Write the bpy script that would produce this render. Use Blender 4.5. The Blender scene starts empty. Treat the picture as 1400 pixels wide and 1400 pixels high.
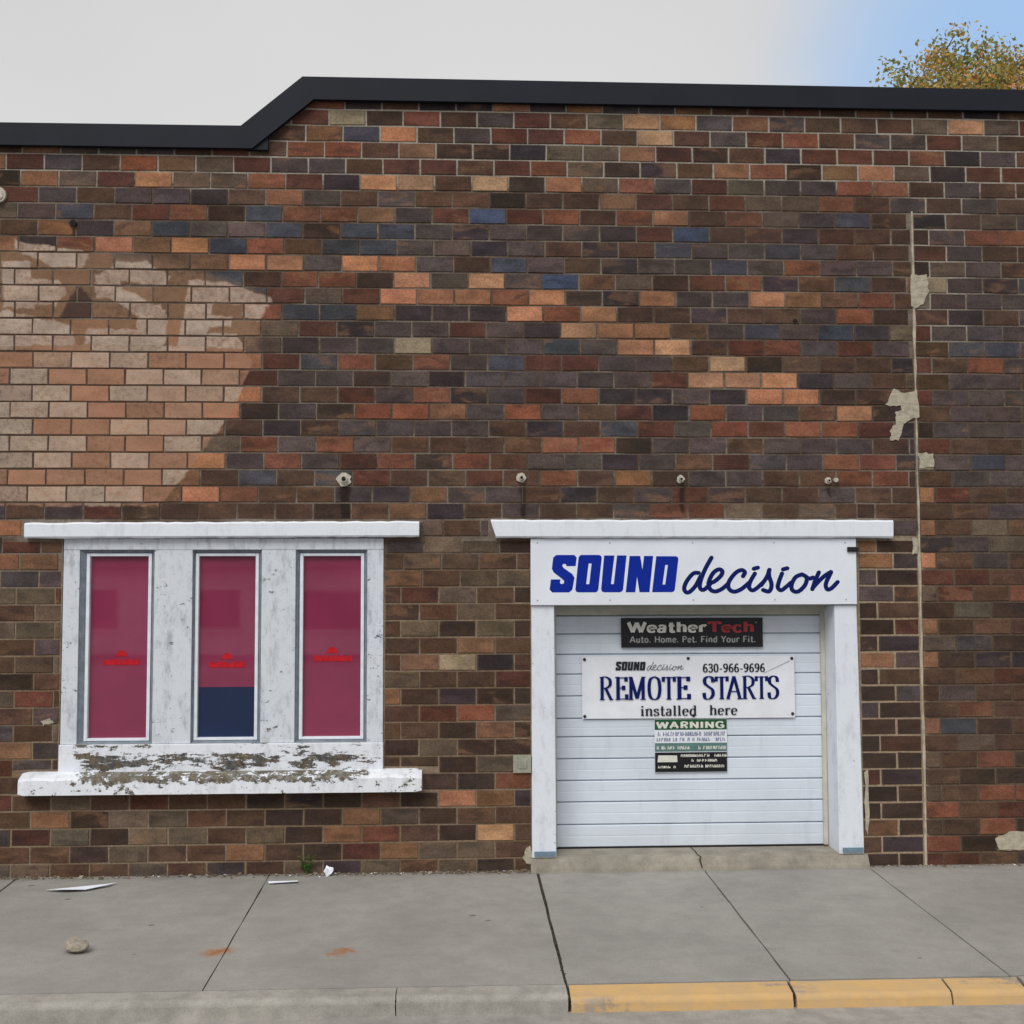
import bpy, bmesh, math, random
from mathutils import Vector, Matrix
from mathutils.geometry import tessellate_polygon
RND = random.Random(11)
R = math.radians
SC = bpy.context.scene
COL = SC.collection

# ------------------------------------------------------------------ camera
cam_d = bpy.data.cameras.new('camera')
cam = bpy.data.objects.new('camera', cam_d)
COL.objects.link(cam)
YAW, PIT, ROLL = .0469, .0594, -.0023
fwd = Vector((math.sin(YAW)*math.cos(PIT), math.cos(YAW)*math.cos(PIT), math.sin(PIT)))
rgt = Vector((math.cos(YAW), -math.sin(YAW), 0))
upv = rgt.cross(fwd)
r2 = rgt*math.cos(ROLL) + upv*math.sin(ROLL)
u2 = upv*math.cos(ROLL) - rgt*math.sin(ROLL)
CAM = Vector((0, -9.7526, 2.2925))
m = Matrix((r2, u2, -fwd)).transposed().to_4x4()
m.translation = CAM
cam.matrix_world = m
cam_d.sensor_width = 36
cam_d.lens = 1642.56/1400*36
cam_d.clip_start = .1
cam_d.clip_end = 3000
SC.camera = cam
SC.render.resolution_x = SC.render.resolution_y = 1024

# ------------------------------------------------------------------ light
SUN_EL, SUN_AZ = R(48), R(205)          # azimuth clockwise from +Y: high, in front of the facade, a little left
world = bpy.data.worlds.new('World')
SC.world = world
world.use_nodes = True
wn, wl = world.node_tree.nodes, world.node_tree.links
wn.clear()
sky = wn.new('ShaderNodeTexSky'); sky.sky_type = 'NISHITA'; sky.sun_disc = False
sky.sun_elevation = SUN_EL; sky.sun_rotation = SUN_AZ; sky.air_density = 1.0; sky.dust_density = 1.5
geo = wn.new('ShaderNodeTexCoord')
# broken overcast: an even grey cloud layer with one clear opening towards the right behind the building
dotn = wn.new('ShaderNodeVectorMath'); dotn.operation = 'DOT_PRODUCT'
ga, ge = R(40), R(20)
dotn.inputs[1].default_value = (math.sin(ga)*math.cos(ge), math.cos(ga)*math.cos(ge), math.sin(ge))
wl.new(geo.outputs['Generated'], dotn.inputs[0])
nz = wn.new('ShaderNodeTexNoise'); nz.inputs['Scale'].default_value = 3.0; nz.inputs['Detail'].default_value = 5
wl.new(geo.outputs['Generated'], nz.inputs['Vector'])
ma = wn.new('ShaderNodeMath'); ma.operation = 'MULTIPLY_ADD'; ma.inputs[1].default_value = .06
wl.new(nz.outputs['Fac'], ma.inputs[0]); wl.new(dotn.outputs['Value'], ma.inputs[2])
mr = wn.new('ShaderNodeMapRange'); mr.interpolation_type = 'SMOOTHERSTEP'
mr.inputs['From Min'].default_value = .925; mr.inputs['From Max'].default_value = 1.0
wl.new(ma.outputs[0], mr.inputs['Value'])
cn = wn.new('ShaderNodeTexNoise'); cn.inputs['Scale'].default_value = 1.6; cn.inputs['Detail'].default_value = 4
wl.new(geo.outputs['Generated'], cn.inputs['Vector'])
cr = wn.new('ShaderNodeValToRGB')
cr.color_ramp.elements[0].position = .3; cr.color_ramp.elements[0].color = (4.30, 4.28, 4.30, 1)
cr.color_ramp.elements[1].position = .7; cr.color_ramp.elements[1].color = (5.05, 5.03, 5.05, 1)
wl.new(cn.outputs['Fac'], cr.inputs['Fac'])
# cloud layer thins and brightens a little towards the horizon
sz = wn.new('ShaderNodeSeparateXYZ'); wl.new(geo.outputs['Generated'], sz.inputs[0])
hr = wn.new('ShaderNodeMapRange'); hr.inputs['From Min'].default_value = .16; hr.inputs['From Max'].default_value = .48
hr.inputs['To Min'].default_value = 1.16; hr.inputs['To Max'].default_value = .98; wl.new(sz.outputs[2], hr.inputs['Value'])
cs = wn.new('ShaderNodeVectorMath'); cs.operation = 'SCALE'; wl.new(cr.outputs[0], cs.inputs[0]); wl.new(hr.outputs[0], cs.inputs['Scale'])
# the clear sky is seen through thin high haze
hz = wn.new('ShaderNodeMix'); hz.data_type = 'RGBA'; hz.inputs[0].default_value = .85
hz.inputs[7].default_value = (2.9, 4.4, 6.6, 1)
wl.new(sky.outputs[0], hz.inputs[6])
mx = wn.new('ShaderNodeMix'); mx.data_type = 'RGBA'
wl.new(mr.outputs[0], mx.inputs[0]); wl.new(cs.outputs[0], mx.inputs[6]); wl.new(hz.outputs[2], mx.inputs[7])
bg = wn.new('ShaderNodeBackground'); bg.inputs['Strength'].default_value = .105
wo = wn.new('ShaderNodeOutputWorld')
wl.new(mx.outputs[2], bg.inputs['Color']); wl.new(bg.outputs[0], wo.inputs['Surface'])

sun_d = bpy.data.lights.new('sun', 'SUN')
sun_d.energy = 1.5; sun_d.angle = R(35); sun_d.color = (1, .975, .94)
sun = bpy.data.objects.new('sun', sun_d); COL.objects.link(sun)
sdir = Vector((math.sin(SUN_AZ)*math.cos(SUN_EL), math.cos(SUN_AZ)*math.cos(SUN_EL), math.sin(SUN_EL)))
sun.rotation_euler = sdir.to_track_quat('Z', 'Y').to_euler()
sun.location = (0, -20, 20)
SC.view_settings.view_transform = 'Standard'
SC.view_settings.look = 'None'
SC.view_settings.gamma = 1
SC.view_settings.use_curve_mapping = False
SC.view_settings.exposure = 0.37
SC.cycles.max_bounces = 5; SC.cycles.diffuse_bounces = 3; SC.cycles.glossy_bounces = 3

# ------------------------------------------------------------------ helpers
def lin(r, g, b, k=1.0):
    """sRGB 0-255 -> linear"""
    f = lambda c: (c/255/12.92 if c/255 <= .04045 else ((c/255+.055)/1.055)**2.4)*k
    return (f(r), f(g), f(b), 1)

def link(o, parent=None, label=None, cat=None, group=None, kind=None):
    COL.objects.link(o)
    if parent is not None: o.parent = parent
    if label: o['label'] = label
    if cat: o['category'] = cat
    if group: o['group'] = group
    if kind: o['kind'] = kind
    return o

def empty(name, loc=(0, 0, 0), **k):
    o = bpy.data.objects.new(name, None); o.location = loc; o.empty_display_size = .2
    return link(o, **k)

class MB:
    def __init__(s): s.v, s.f, s.mi = [], [], []
    def face(s, pts, mi=0):
        n = len(s.v); s.v += [tuple(p) for p in pts]; s.f.append(tuple(range(n, n+len(pts)))); s.mi.append(mi)
    def box(s, x0, x1, y0, y1, z0, z1, mi=0):
        n = len(s.v)
        s.v += [(x0,y0,z0),(x1,y0,z0),(x1,y1,z0),(x0,y1,z0),(x0,y0,z1),(x1,y0,z1),(x1,y1,z1),(x0,y1,z1)]
        for q in ((0,3,2,1),(4,5,6,7),(0,1,5,4),(1,2,6,5),(2,3,7,6),(3,0,4,7)):
            s.f.append(tuple(n+i for i in q)); s.mi.append(mi)
    def hexa(s, p, mi=0):          # 8 corners in box order
        n = len(s.v); s.v += [tuple(q) for q in p]
        for q in ((0,3,2,1),(4,5,6,7),(0,1,5,4),(1,2,6,5),(2,3,7,6),(3,0,4,7)):
            s.f.append(tuple(n+i for i in q)); s.mi.append(mi)
    def prism(s, poly, y0, y1, mi=0):      # polygon in XZ (ccw seen from -Y), extruded from y0 (front) to y1
        n = len(s.v); k = len(poly)
        s.v += [(x, y0, z) for x, z in poly] + [(x, y1, z) for x, z in poly]
        s.f.append(tuple(n+i for i in range(k))); s.f.append(tuple(n+k+i for i in reversed(range(k)))); s.mi += [mi, mi]
        for i in range(k):
            j = (i+1) % k
            s.f.append((n+i, n+k+i, n+k+j, n+j)); s.mi.append(mi)
    def tube(s, pts, rad, n=8, mi=0, cap=True):
        rings = []
        for i, p in enumerate(pts):
            p = Vector(p)
            t = (Vector(pts[min(i+1, len(pts)-1)]) - Vector(pts[max(i-1, 0)])).normalized()
            a = t.cross(Vector((0, 0, 1)) if abs(t.z) < .9 else Vector((1, 0, 0))).normalized(); b = t.cross(a)
            rr = rad[i] if isinstance(rad, (list, tuple)) else rad
            base = len(s.v)
            for q in range(n):
                an = 2*math.pi*q/n
                s.v.append(tuple(p + a*math.cos(an)*rr + b*math.sin(an)*rr))
            rings.append(base)
        for i in range(len(rings)-1):
            for q in range(n):
                s.f.append((rings[i]+q, rings[i]+(q+1) % n, rings[i+1]+(q+1) % n, rings[i+1]+q)); s.mi.append(mi)
        if cap:
            s.f.append(tuple(rings[0]+q for q in reversed(range(n)))); s.mi.append(mi)
            s.f.append(tuple(rings[-1]+q for q in range(n))); s.mi.append(mi)
    def mesh(s, name, mats):
        me = bpy.data.meshes.new(name); me.from_pydata(s.v, [], s.f)
        for mt in (mats if isinstance(mats, (list, tuple)) else [mats]): me.materials.append(mt)
        me.polygons.foreach_set('material_index', s.mi); me.update()
        return me
    def build(s, name, mats, parent=None, bevel=0, smooth=False, **k):
        me = s.mesh(name, mats)
        if bevel:
            bm = bmesh.new(); bm.from_mesh(me)
            bmesh.ops.remove_doubles(bm, verts=bm.verts, dist=1e-5)
            bmesh.ops.bevel(bm, geom=[e for e in bm.edges if len(e.link_faces) == 2 and e.calc_face_angle(0) > .5],
                            offset=bevel, segments=2, affect='EDGES', profile=.6)
            bm.to_mesh(me); bm.free()
        if smooth: me.polygons.foreach_set('use_smooth', [True]*len(me.polygons))
        o = bpy.data.objects.new(name, me)
        return link(o, parent, **k)

# --- material helper -------------------------------------------------------
class Mat:
    def __init__(s, name, rough=.7, spec=.5):
        s.m = bpy.data.materials.new(name); s.m.use_nodes = True
        s.n, s.l = s.m.node_tree.nodes, s.m.node_tree.links
        s.b = s.n['Principled BSDF']; s.b.inputs['Roughness'].default_value = rough
        s.b.inputs['Specular IOR Level'].default_value = spec
        s.pos = None
    def P(s):
        if s.pos is None: s.pos = s.n.new('ShaderNodeNewGeometry').outputs['Position']
        return s.pos
    def val(s, x): return x
    def put(s, sock, v):
        if hasattr(v, 'is_linked') or isinstance(v, bpy.types.NodeSocket): s.l.new(v, sock)
        else: sock.default_value = v
    def math(s, op, a, b=0.0, c=None, clamp=False):
        n = s.n.new('ShaderNodeMath'); n.operation = op; n.use_clamp = clamp
        s.put(n.inputs[0], a); s.put(n.inputs[1], b)
        if c is not None: s.put(n.inputs[2], c)
        return n.outputs[0]
    def xyz(s, v=None):
        n = s.n.new('ShaderNodeSeparateXYZ'); s.l.new(v or s.P(), n.inputs[0]); return n.outputs
    def vscale(s, sx, sy, sz, v=None):
        n = s.n.new('ShaderNodeVectorMath'); n.operation = 'MULTIPLY'; s.l.new(v or s.P(), n.inputs[0])
        n.inputs[1].default_value = (sx, sy, sz); return n.outputs[0]
    def noise(s, scale, detail=4, rough=.55, v=None, dist=0):
        n = s.n.new('ShaderNodeTexNoise'); n.inputs['Scale'].default_value = scale
        n.inputs['Detail'].default_value = detail; n.inputs['Roughness'].default_value = rough
        n.inputs['Distortion'].default_value = dist
        s.l.new(v or s.P(), n.inputs['Vector']); return n.outputs['Fac']
    def remap(s, v, a, b, c=0.0, d=1.0, smooth=True):
        n = s.n.new('ShaderNodeMapRange'); n.interpolation_type = 'SMOOTHSTEP' if smooth else 'LINEAR'
        s.put(n.inputs['Value'], v); n.inputs['From Min'].default_value = a; n.inputs['From Max'].default_value = b
        n.inputs['To Min'].default_value = c; n.inputs['To Max'].default_value = d; return n.outputs[0]
    def mix(s, f, a, b, mode='MIX'):
        n = s.n.new('ShaderNodeMix'); n.data_type = 'RGBA'; n.blend_type = mode
        s.put(n.inputs[0], f); s.put(n.inputs[6], a); s.put(n.inputs[7], b); return n.outputs[2]
    def scale(s, col, f):
        n = s.n.new('ShaderNodeVectorMath'); n.operation = 'SCALE'
        s.put(n.inputs[0], col if isinstance(col, bpy.types.NodeSocket) else col[:3]); s.put(n.inputs['Scale'], f); return n.outputs[0]
    def bump(s, h, dist=.003, strength=1.0):
        n = s.n.new('ShaderNodeBump'); n.inputs['Distance'].default_value = dist; n.inputs['Strength'].default_value = strength
        s.l.new(h, n.inputs['Height']); s.l.new(n.outputs[0], s.b.inputs['Normal'])
    def color(s, c): s.put(s.b.inputs['Base Color'], c); return s
    def rough(s, v): s.put(s.b.inputs['Roughness'], v); return s
    def seg(s, xs, zs, p, q, half, soft):           # 1 inside a capsule p-q in XZ
        px, pz = p; dx, dz = q[0]-px, q[1]-pz; L2 = dx*dx+dz*dz
        t = s.math('ADD', s.math('MULTIPLY', s.math('SUBTRACT', xs, px), dx/L2), s.math('MULTIPLY', s.math('SUBTRACT', zs, pz), dz/L2), clamp=True)
        ex = s.math('SUBTRACT', xs, s.math('MULTIPLY_ADD', t, dx, px)); ez = s.math('SUBTRACT', zs, s.math('MULTIPLY_ADD', t, dz, pz))
        d = s.math('SQRT', s.math('ADD', s.math('MULTIPLY', ex, ex), s.math('MULTIPLY', ez, ez)))
        return s.remap(d, half+soft, half-soft)
    def convex(s, xs, zs, poly, soft):               # 1 inside a convex polygon in XZ
        ar = sum(poly[i][0]*poly[(i+1) % len(poly)][1]-poly[(i+1) % len(poly)][0]*poly[i][1] for i in range(len(poly)))
        if ar < 0: poly = poly[::-1]
        cur = None
        for i, (x0, z0) in enumerate(poly):
            x1, z1 = poly[(i+1) % len(poly)]; L = math.hypot(x1-x0, z1-z0); nx, nz = -(z1-z0)/L, (x1-x0)/L
            d = s.math('MULTIPLY_ADD', xs, nx, s.math('MULTIPLY_ADD', zs, nz, -(x0*nx+z0*nz)))
            cur = d if cur is None else s.math('MINIMUM', cur, d)
        return s.remap(cur, -soft, soft)

# ------------------------------------------------------------------ brick materials
BW, BH, Z0 = .3049, .1355, 5.7919       # course module and height of the reference bed joint
KALB = 1.02                              # seen colour -> albedo
PAL = {'r': (90,57,47), 'R': (120,76,58), 'o': (162,113,84), 't': (172,132,99), 'y': (140,126,104), 'O': (124,90,67),
       'b': (86,64,51), 'B': (66,51,43), 'g': (96,82,69), 's': (81,70,68), 'p': (63,53,55), 'u': (73,73,80), 'U': (68,77,98), 'k': (48,43,44)}
STUBS = [(-.903, 3.137), (.534, 3.151), (1.841, 3.142), (3.066, 3.132)]

def soil(mt, col):
    """rust / soot runs below the four stubs, and a few long faint runs: stains with a shape of their own"""
    o = mt.xyz(); xs, zs = o[0], o[2]
    wob = mt.math('MULTIPLY_ADD', mt.noise(6, 2), .06, -.03)
    xw = mt.math('ADD', xs, wob)
    cur = None
    for (sx, sz), ln, hw in zip(STUBS, (.30, .30, .26, .12), (.042, .022, .02, .014)):
        q = mt.seg(xw, zs, (sx+.004, sz-.07), (sx+.02, sz-ln), hw, .018)
        cur = q if cur is None else mt.math('MAXIMUM', cur, q)
    q = mt.seg(xw, zs, (-3.09, 5.17), (-3.07, 4.98), .012, .012); cur = mt.math('MAXIMUM', cur, q)
    return mt.mix(mt.math('MULTIPLY', cur, .8), col, lin(34, 26, 22))

# pale ghost of an old wall advertisement, convex pieces in wall metres (X, Z)
GHOST = [[(-3.9,4.22),(-1.74,4.22),(-1.62,4.05),(-1.65,3.89),(-1.79,3.70),(-2.06,2.92),(-3.9,2.92)],
         [(-3.56,5.07),(-2.97,4.97),(-3.05,4.76),(-3.26,4.86),(-3.56,4.86)],                     # first letter: top stroke, back, middle, foot
         [(-3.66,4.90),(-3.44,4.90),(-3.40,4.52),(-3.64,4.52)],
         [(-3.62,4.76),(-3.20,4.75),(-3.13,4.64),(-3.24,4.54),(-3.60,4.55)],
         [(-3.64,4.50),(-3.10,4.38),(-3.06,4.22),(-3.7,4.20),(-3.7,4.46)],
         [(-2.90,4.78),(-2.74,4.91),(-2.50,4.90),(-2.32,4.79),(-2.34,4.70),(-2.60,4.74)],        # second letter: an S
         [(-2.92,4.80),(-2.72,4.80),(-2.70,4.62),(-2.90,4.60)],
         [(-2.88,4.66),(-2.70,4.68),(-2.36,4.52),(-2.38,4.42),(-2.56,4.46)],
         [(-2.58,4.54),(-2.40,4.56),(-2.33,4.44),(-2.36,4.24),(-2.56,4.24)],
         [(-2.97,4.36),(-2.45,4.34),(-2.36,4.22),(-3.0,4.22)],
         [(-2.16,4.76),(-1.93,4.72),(-2.04,4.22),(-2.25,4.22)],                                  # third letter: stem and two arms
         [(-2.12,4.76),(-1.86,4.74),(-1.50,4.62),(-1.54,4.52),(-1.90,4.58),(-2.08,4.60)],
         [(-1.74,4.62),(-1.52,4.60),(-1.60,4.42),(-1.72,4.46)],
         [(-2.08,4.48),(-1.82,4.46),(-1.84,4.38),(-2.08,4.38)],
         [(-2.1,4.32),(-1.78,4.32),(-1.72,4.20),(-2.1,4.20)]]

def ghost_mask(mt, soft=.012, pieces=None):
    wv = mt.vscale(1, 1, 1)
    o = mt.xyz(wv)
    xs = mt.math('ADD', o[0], mt.math('MULTIPLY_ADD', mt.noise(9, 2), .07, -.035))
    zs = mt.math('ADD', o[2], mt.math('MULTIPLY_ADD', mt.noise(8.3, 2, v=mt.vscale(1.13, 1, 1.21)), .07, -.035))
    cur = None
    for pl in (pieces or GHOST):
        q = mt.convex(xs, zs, pl, soft); cur = q if cur is None else mt.math('MAXIMUM', cur, q)
    return cur

def brick_mat(name, mural=False, runs=False):
    mt = Mat(name, .88, .22)
    a = mt.n.new('ShaderNodeAttribute'); a.attribute_name = 'Col'; src = a.outputs['Color']
    l = mt.n.new('ShaderNodeAttribute'); l.attribute_name = 'Loc'
    uv = mt.xyz(l.outputs['Vector'])                          # u, v across the brick, and a number of its own
    off = mt.n.new('ShaderNodeCombineXYZ')
    for k, q in enumerate((37.0, 11.0, 53.0)): mt.l.new(mt.math('MULTIPLY', uv[2], q), off.inputs[k])
    def own(sx, sz):
        n = mt.n.new('ShaderNodeVectorMath'); n.operation = 'ADD'; mt.l.new(mt.vscale(sx, 1, sz), n.inputs[0]); mt.l.new(off.outputs[0], n.inputs[1]); return n.outputs[0]
    blot = mt.noise(4.5, 2, .5, v=own(1, 2)); flash = mt.noise(5.5, 2, .5, v=own(.8, 2.0), dist=.5)
    fine = mt.noise(70, 3, .7)
    c = mt.scale(src, mt.remap(blot, .3, .7, .78, 1.22))
    lum = mt.n.new('ShaderNodeRGBToBW'); mt.l.new(src, lum.inputs[0])
    c = mt.mix(mt.math('MULTIPLY', mt.remap(flash, .54, .72, 0, .55), mt.remap(lum.outputs[0], .20, .10, .15, 1)), c, mt.mix(.5, mt.scale(src, .45), lin(56, 48, 50)))
    warm = mt.math('GREATER_THAN', mt.math('FRACT', mt.math('MULTIPLY', uv[2], 7.31)), .72)
    c = mt.mix(mt.math('MULTIPLY', mt.remap(flash, .47, .30, 0, .42), warm), c, lin(140, 104, 78))
    c = mt.scale(c, mt.remap(fine, .25, .75, .74, 1.26))
    ed = mt.math('MAXIMUM', mt.math('ABSOLUTE', uv[0]), mt.math('ABSOLUTE', uv[1]))
    c = mt.mix(mt.remap(mt.math('MULTIPLY_ADD', fine, .12, ed), .96, 1.06, 0, .40), c, lin(104, 90, 76))      # mortar smeared on the arrises
    big = mt.noise(.5, 2, .5)
    c = mt.mix(mt.remap(big, .50, .72, 0, .35), c, lin(62, 53, 48))                # sooty areas
    lime = mt.noise(30, 3, .75)
    c = mt.mix(mt.remap(lime, .68, .80, 0, .5), c, lin(126, 116, 104))
    if mural:
        g = ghost_mask(mt)
        wear = mt.noise(24, 3, .75)
        r1 = mt.math('FRACT', mt.math('MULTIPLY', uv[2], 5.77))
        tone = mt.mix(mt.remap(r1, .40, .62), lin(176, 158, 141, 1.05), lin(160, 121, 98, 1.02))
        tone = mt.scale(tone, mt.remap(blot, .3, .7, .88, 1.12))
        g3 = ghost_mask(mt, .05, [[(-3.9,5.02),(-3.2,5.0),(-2.3,4.92),(-1.58,4.66),(-1.62,4.2),(-3.9,4.2)]])
        c = mt.mix(mt.math('MULTIPLY', g3, mt.remap(wear, .34, .6, .35, .75)), c, mt.mix(r1, lin(150, 120, 94), lin(136, 106, 84)))
        dens = mt.math('MULTIPLY', mt.remap(wear, .34, .54, .55, .97), g)
        c = mt.mix(dens, c, mt.mix(.14, tone, mt.scale(src, 1.5)))
        g2 = ghost_mask(mt, .010, GHOST[1:])                 # the old letters, a denser white
        c = mt.mix(mt.math('MULTIPLY', g2, mt.remap(wear, .36, .60, .35, .85)), c, mt.scale(lin(180, 162, 147, 1.04), mt.remap(blot, .3, .7, .80, 1.12)))
        c = mt.mix(mt.math('MULTIPLY', mt.remap(mt.noise(60, 3, .8), .56, .70, 0, .5), g), c, lin(112, 80, 64))
        o = mt.xyz(); d = mt.convex(mt.math('ADD', o[0], mt.math('MULTIPLY_ADD', wear, .06, -.03)), o[2],
                                    [(-3.20,4.43),(-2.93,4.43),(-2.94,4.60),(-3.04,4.70),(-3.11,4.62)], .015)
        c = mt.mix(mt.math('MULTIPLY', d, .85), c, lin(66, 50, 46))    # dark emblem left standing between the letters
    if runs: c = soil(mt, c)
    mt.color(c)
    mt.bump(mt.math('MULTIPLY_ADD', fine, .6, mt.math('MULTIPLY', mt.noise(18, 2), .8)), .004, .8)
    return mt.m
M_BR = [brick_mat('brick_face'), brick_mat('brick_face_old_paint', mural=True), brick_mat('brick_face_rust_run', runs=True)]

def mortar_mat(name, ghost):
    mt = Mat(name, .92, .2)
    o = mt.xyz(); xs, zs = o[0], o[2]
    n1 = mt.noise(1.1, 2, .6); n2 = mt.noise(30, 3, .7); n3 = mt.noise(3.0, 2, .6, v=mt.vscale(.7, 1, 3))
    pale, brown, dark = lin(168, 160, 148, 1.05), lin(94, 78, 66, 1.0), lin(86, 69, 59, 1.0)
    f = mt.remap(mt.math('ADD', n1, mt.math('MULTIPLY_ADD', n3, .55, -.27)), .40, .62)
    col = mt.mix(f, brown, mt.mix(.34, brown, pale))
    top = mt.remap(mt.math('MULTIPLY_ADD', n3, .5, zs), 5.75, 5.95)                          # repointed upper courses
    col = mt.mix(mt.math('MULTIPLY', top, .85), col, pale)
    pier = mt.math('MULTIPLY', mt.remap(xs, 3.28, 3.34), mt.remap(xs, 3.86, 3.82))          # repointed pier beside the door
    pier = mt.math('MULTIPLY', pier, mt.remap(zs, 2.75, 2.6))
    col = mt.mix(mt.math('MULTIPLY', pier, .85), col, lin(164, 148, 128, 1.1))
    sd = mt.math('MULTIPLY', mt.remap(mt.math('MULTIPLY_ADD', n3, .8, xs), 4.9, 4.5), mt.math('MULTIPLY', mt.remap(xs, 3.80, 3.84), mt.remap(zs, 4.1, 4.4)))
    col = mt.mix(mt.math('MULTIPLY', sd, .8), col, pale)                                      # repointed strip along the seam
    low = mt.remap(mt.math('MULTIPLY_ADD', n3, .8, zs), 3.0, 2.6)
    col = mt.mix(mt.math('MULTIPLY', low, .45), col, lin(146, 124, 98, 1.1))
    rt = mt.math('MULTIPLY', mt.remap(xs, 3.84, 3.88), mt.remap(mt.math('MULTIPLY_ADD', n3, .6, zs), 4.3, 3.9))
    col = mt.mix(mt.math('MULTIPLY', rt, .72), col, lin(84, 70, 58))                          # old dark joints right of the seam
    if ghost: col = mt.mix(mt.math('MULTIPLY', ghost_mask(mt, .05), .9), col, dark)
    col = mt.scale(col, mt.remap(n2, .25, .75, .72, 1.25))
    mt.color(col); mt.bump(n2, .004)
    return mt.m
M_MORTAR, M_MORTAR_G = mortar_mat('mortar', False), mortar_mat('mortar_old_paint', True)

# ------------------------------------------------------------------ other materials
def peel_mat(name, white, under, amount, vz=None, gloss=.55, grime=.5, st=.7):
    """old white paint: flaked off where noise exceeds a limit; vz=(z_lo,z_hi,extra) adds flaking in a band"""
    mt = Mat(name, gloss, .35)
    o = mt.xyz()
    n = mt.noise(15, 4, .7, v=mt.vscale(st, 1, 1.3)); n2 = mt.noise(55, 3, .75); nb = mt.noise(2.2, 2, .6)
    a = mt.math('ADD', mt.math('MULTIPLY_ADD', n2, .28, n), mt.math('MULTIPLY_ADD', nb, .25, -.125))
    if vz:
        for z0, z1, ex in vz:
            mid = (z0+z1)/2; band = mt.remap(mt.math('ABSOLUTE', mt.math('SUBTRACT', o[2], mid)), (z1-z0)/2, (z1-z0)/5)
            xb = mt.math('MULTIPLY', mt.remap(o[0], -3.15, -2.75), mt.remap(o[0], -.55, -.95))
            a = mt.math('ADD', a, mt.math('MULTIPLY', mt.math('MULTIPLY', band, xb), ex))
    fl = mt.remap(a, amount, amount+.035)
    edge = mt.remap(a, amount-.05, amount)
    w = mt.mix(mt.remap(mt.noise(6, 4, .75, v=mt.vscale(2.0, 1, .7)), .46, .74, 0, grime), white, mt.scale(white, .60))
    w = mt.mix(mt.remap(mt.noise(38, 3, .7), .55, .75, 0, grime*.5), w, mt.scale(white, .55))
    w = mt.mix(mt.math('MULTIPLY', edge, .35), w, mt.scale(white, .6))
    und = mt.mix(mt.remap(mt.noise(26, 4, .8), .32, .66), mt.scale(under, .45), mt.mix(mt.remap(mt.noise(9, 2), .4, .6), mt.scale(under, 1.5), lin(120, 108, 88)))
    mt.color(mt.mix(fl, w, und)); mt.rough(mt.remap(fl, 0, 1, gloss, .9))
    mt.bump(mt.math('MULTIPLY_ADD', fl, -.7, mt.math('MULTIPLY', n2, .3)), .004)
    return mt.m
WHITE = lin(212, 219, 231, 1.30)
M_CASING = peel_mat('weathered_casing_paint', lin(200, 205, 212, 1.2), lin(122, 126, 130), .80, grime=.95)
M_APRON = peel_mat('flaking_apron_paint', lin(208, 212, 219, 1.28), lin(96, 94, 92), .75, vz=[(.80, .99, .14)], grime=.5, st=.32)
M_SILL = peel_mat('flaking_sill_paint', lin(210, 214, 220, 1.28), lin(122, 118, 110), .76, vz=[(.71, .90, .20)], grime=.6, st=.8)
M_LINTEL = peel_mat('lintel_paint', lin(208, 213, 220, 1.30), lin(100, 96, 92), .90, grime=.35)
M_TRIM = peel_mat('door_trim_paint', lin(204, 209, 217, 1.3), lin(120, 112, 104), .85, grime=.45)

def plain(name, col, rough=.5, var=.12, scale=6, spec=.4, bump=0, metal=0):
    mt = Mat(name, rough, spec)
    n = mt.noise(scale, 5, .65)
    mt.color(mt.scale(col, mt.remap(n, .25, .75, 1-var, 1+var)))
    mt.b.inputs['Metallic'].default_value = metal
    if bump: mt.bump(mt.noise(scale*8, 3), bump)
    return mt.m
M_SASH = plain('sash_paint', lin(206, 212, 220, 1.28), .45, .10, 12)
M_REVEAL = plain('grey_sash_stop', lin(126, 136, 146, 1.0), .6, .25, 14)
M_COPING = plain('dark_coping_metal', lin(27, 30, 40, 1.0), .55, .15, 2.5, spec=.22)
def door_mat():
    mt = Mat('door_panel_enamel', .42, .45)
    n = mt.noise(1.6, 4, .6); streak = mt.noise(4, 5, .65, v=mt.vscale(1.5, 1, .25)); dots = mt.noise(34, 3, .7)
    c = mt.scale(lin(192, 200, 210, 1.32), mt.remap(n, .3, .7, .93, 1.05))
    c = mt.mix(mt.remap(streak, .52, .8, 0, .22), c, lin(150, 152, 150))
    c = mt.mix(mt.remap(dots, .74, .80, 0, .45), c, lin(110, 108, 104))
    mt.color(c); mt.bump(mt.noise(9, 2), .0015); return mt.m
M_DOOR = door_mat()
M_SIGN = plain('white_sign_board', lin(205, 210, 218, 1.32), .45, .05, 3)
M_BANNER = plain('white_banner_vinyl', lin(206, 209, 215, 1.32), .5, .06, 5)
M_BLUE = plain('blue_vinyl', lin(8, 38, 142, 1.2), .5, .1, 20, spec=.15)
M_NAVY = plain('navy_vinyl', lin(8, 24, 92, 1.1), .5, .1, 20, spec=.15)
M_BLACK = plain('black_sign', lin(24, 25, 30, 1.1), .4, .15, 12)
M_BLACKINK = plain('black_ink', lin(30, 30, 40), .5, .1, 20)
M_OFFWHITE = plain('off_white_ink', lin(206, 206, 196, 1.2), .5, .1, 20)
M_GREYINK = plain('grey_ink', lin(150, 152, 150, 1.1), .5, .1, 20)
M_REDINK = plain('red_ink', lin(158, 50, 58, 1.2), .5, .1, 20)
M_GREEN = plain('green_ink', lin(28, 78, 52, 1.2), .45, .1, 12)
M_TEAL = plain('grey_green_ink', lin(88, 122, 120, 1.1), .45, .15, 12)
M_LILAC = plain('lilac_ink', lin(118, 122, 158, 1.1), .5, .1, 20)
M_DARKGAP = plain('dark_gap', lin(30, 28, 27), .9, .2, 8)
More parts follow.
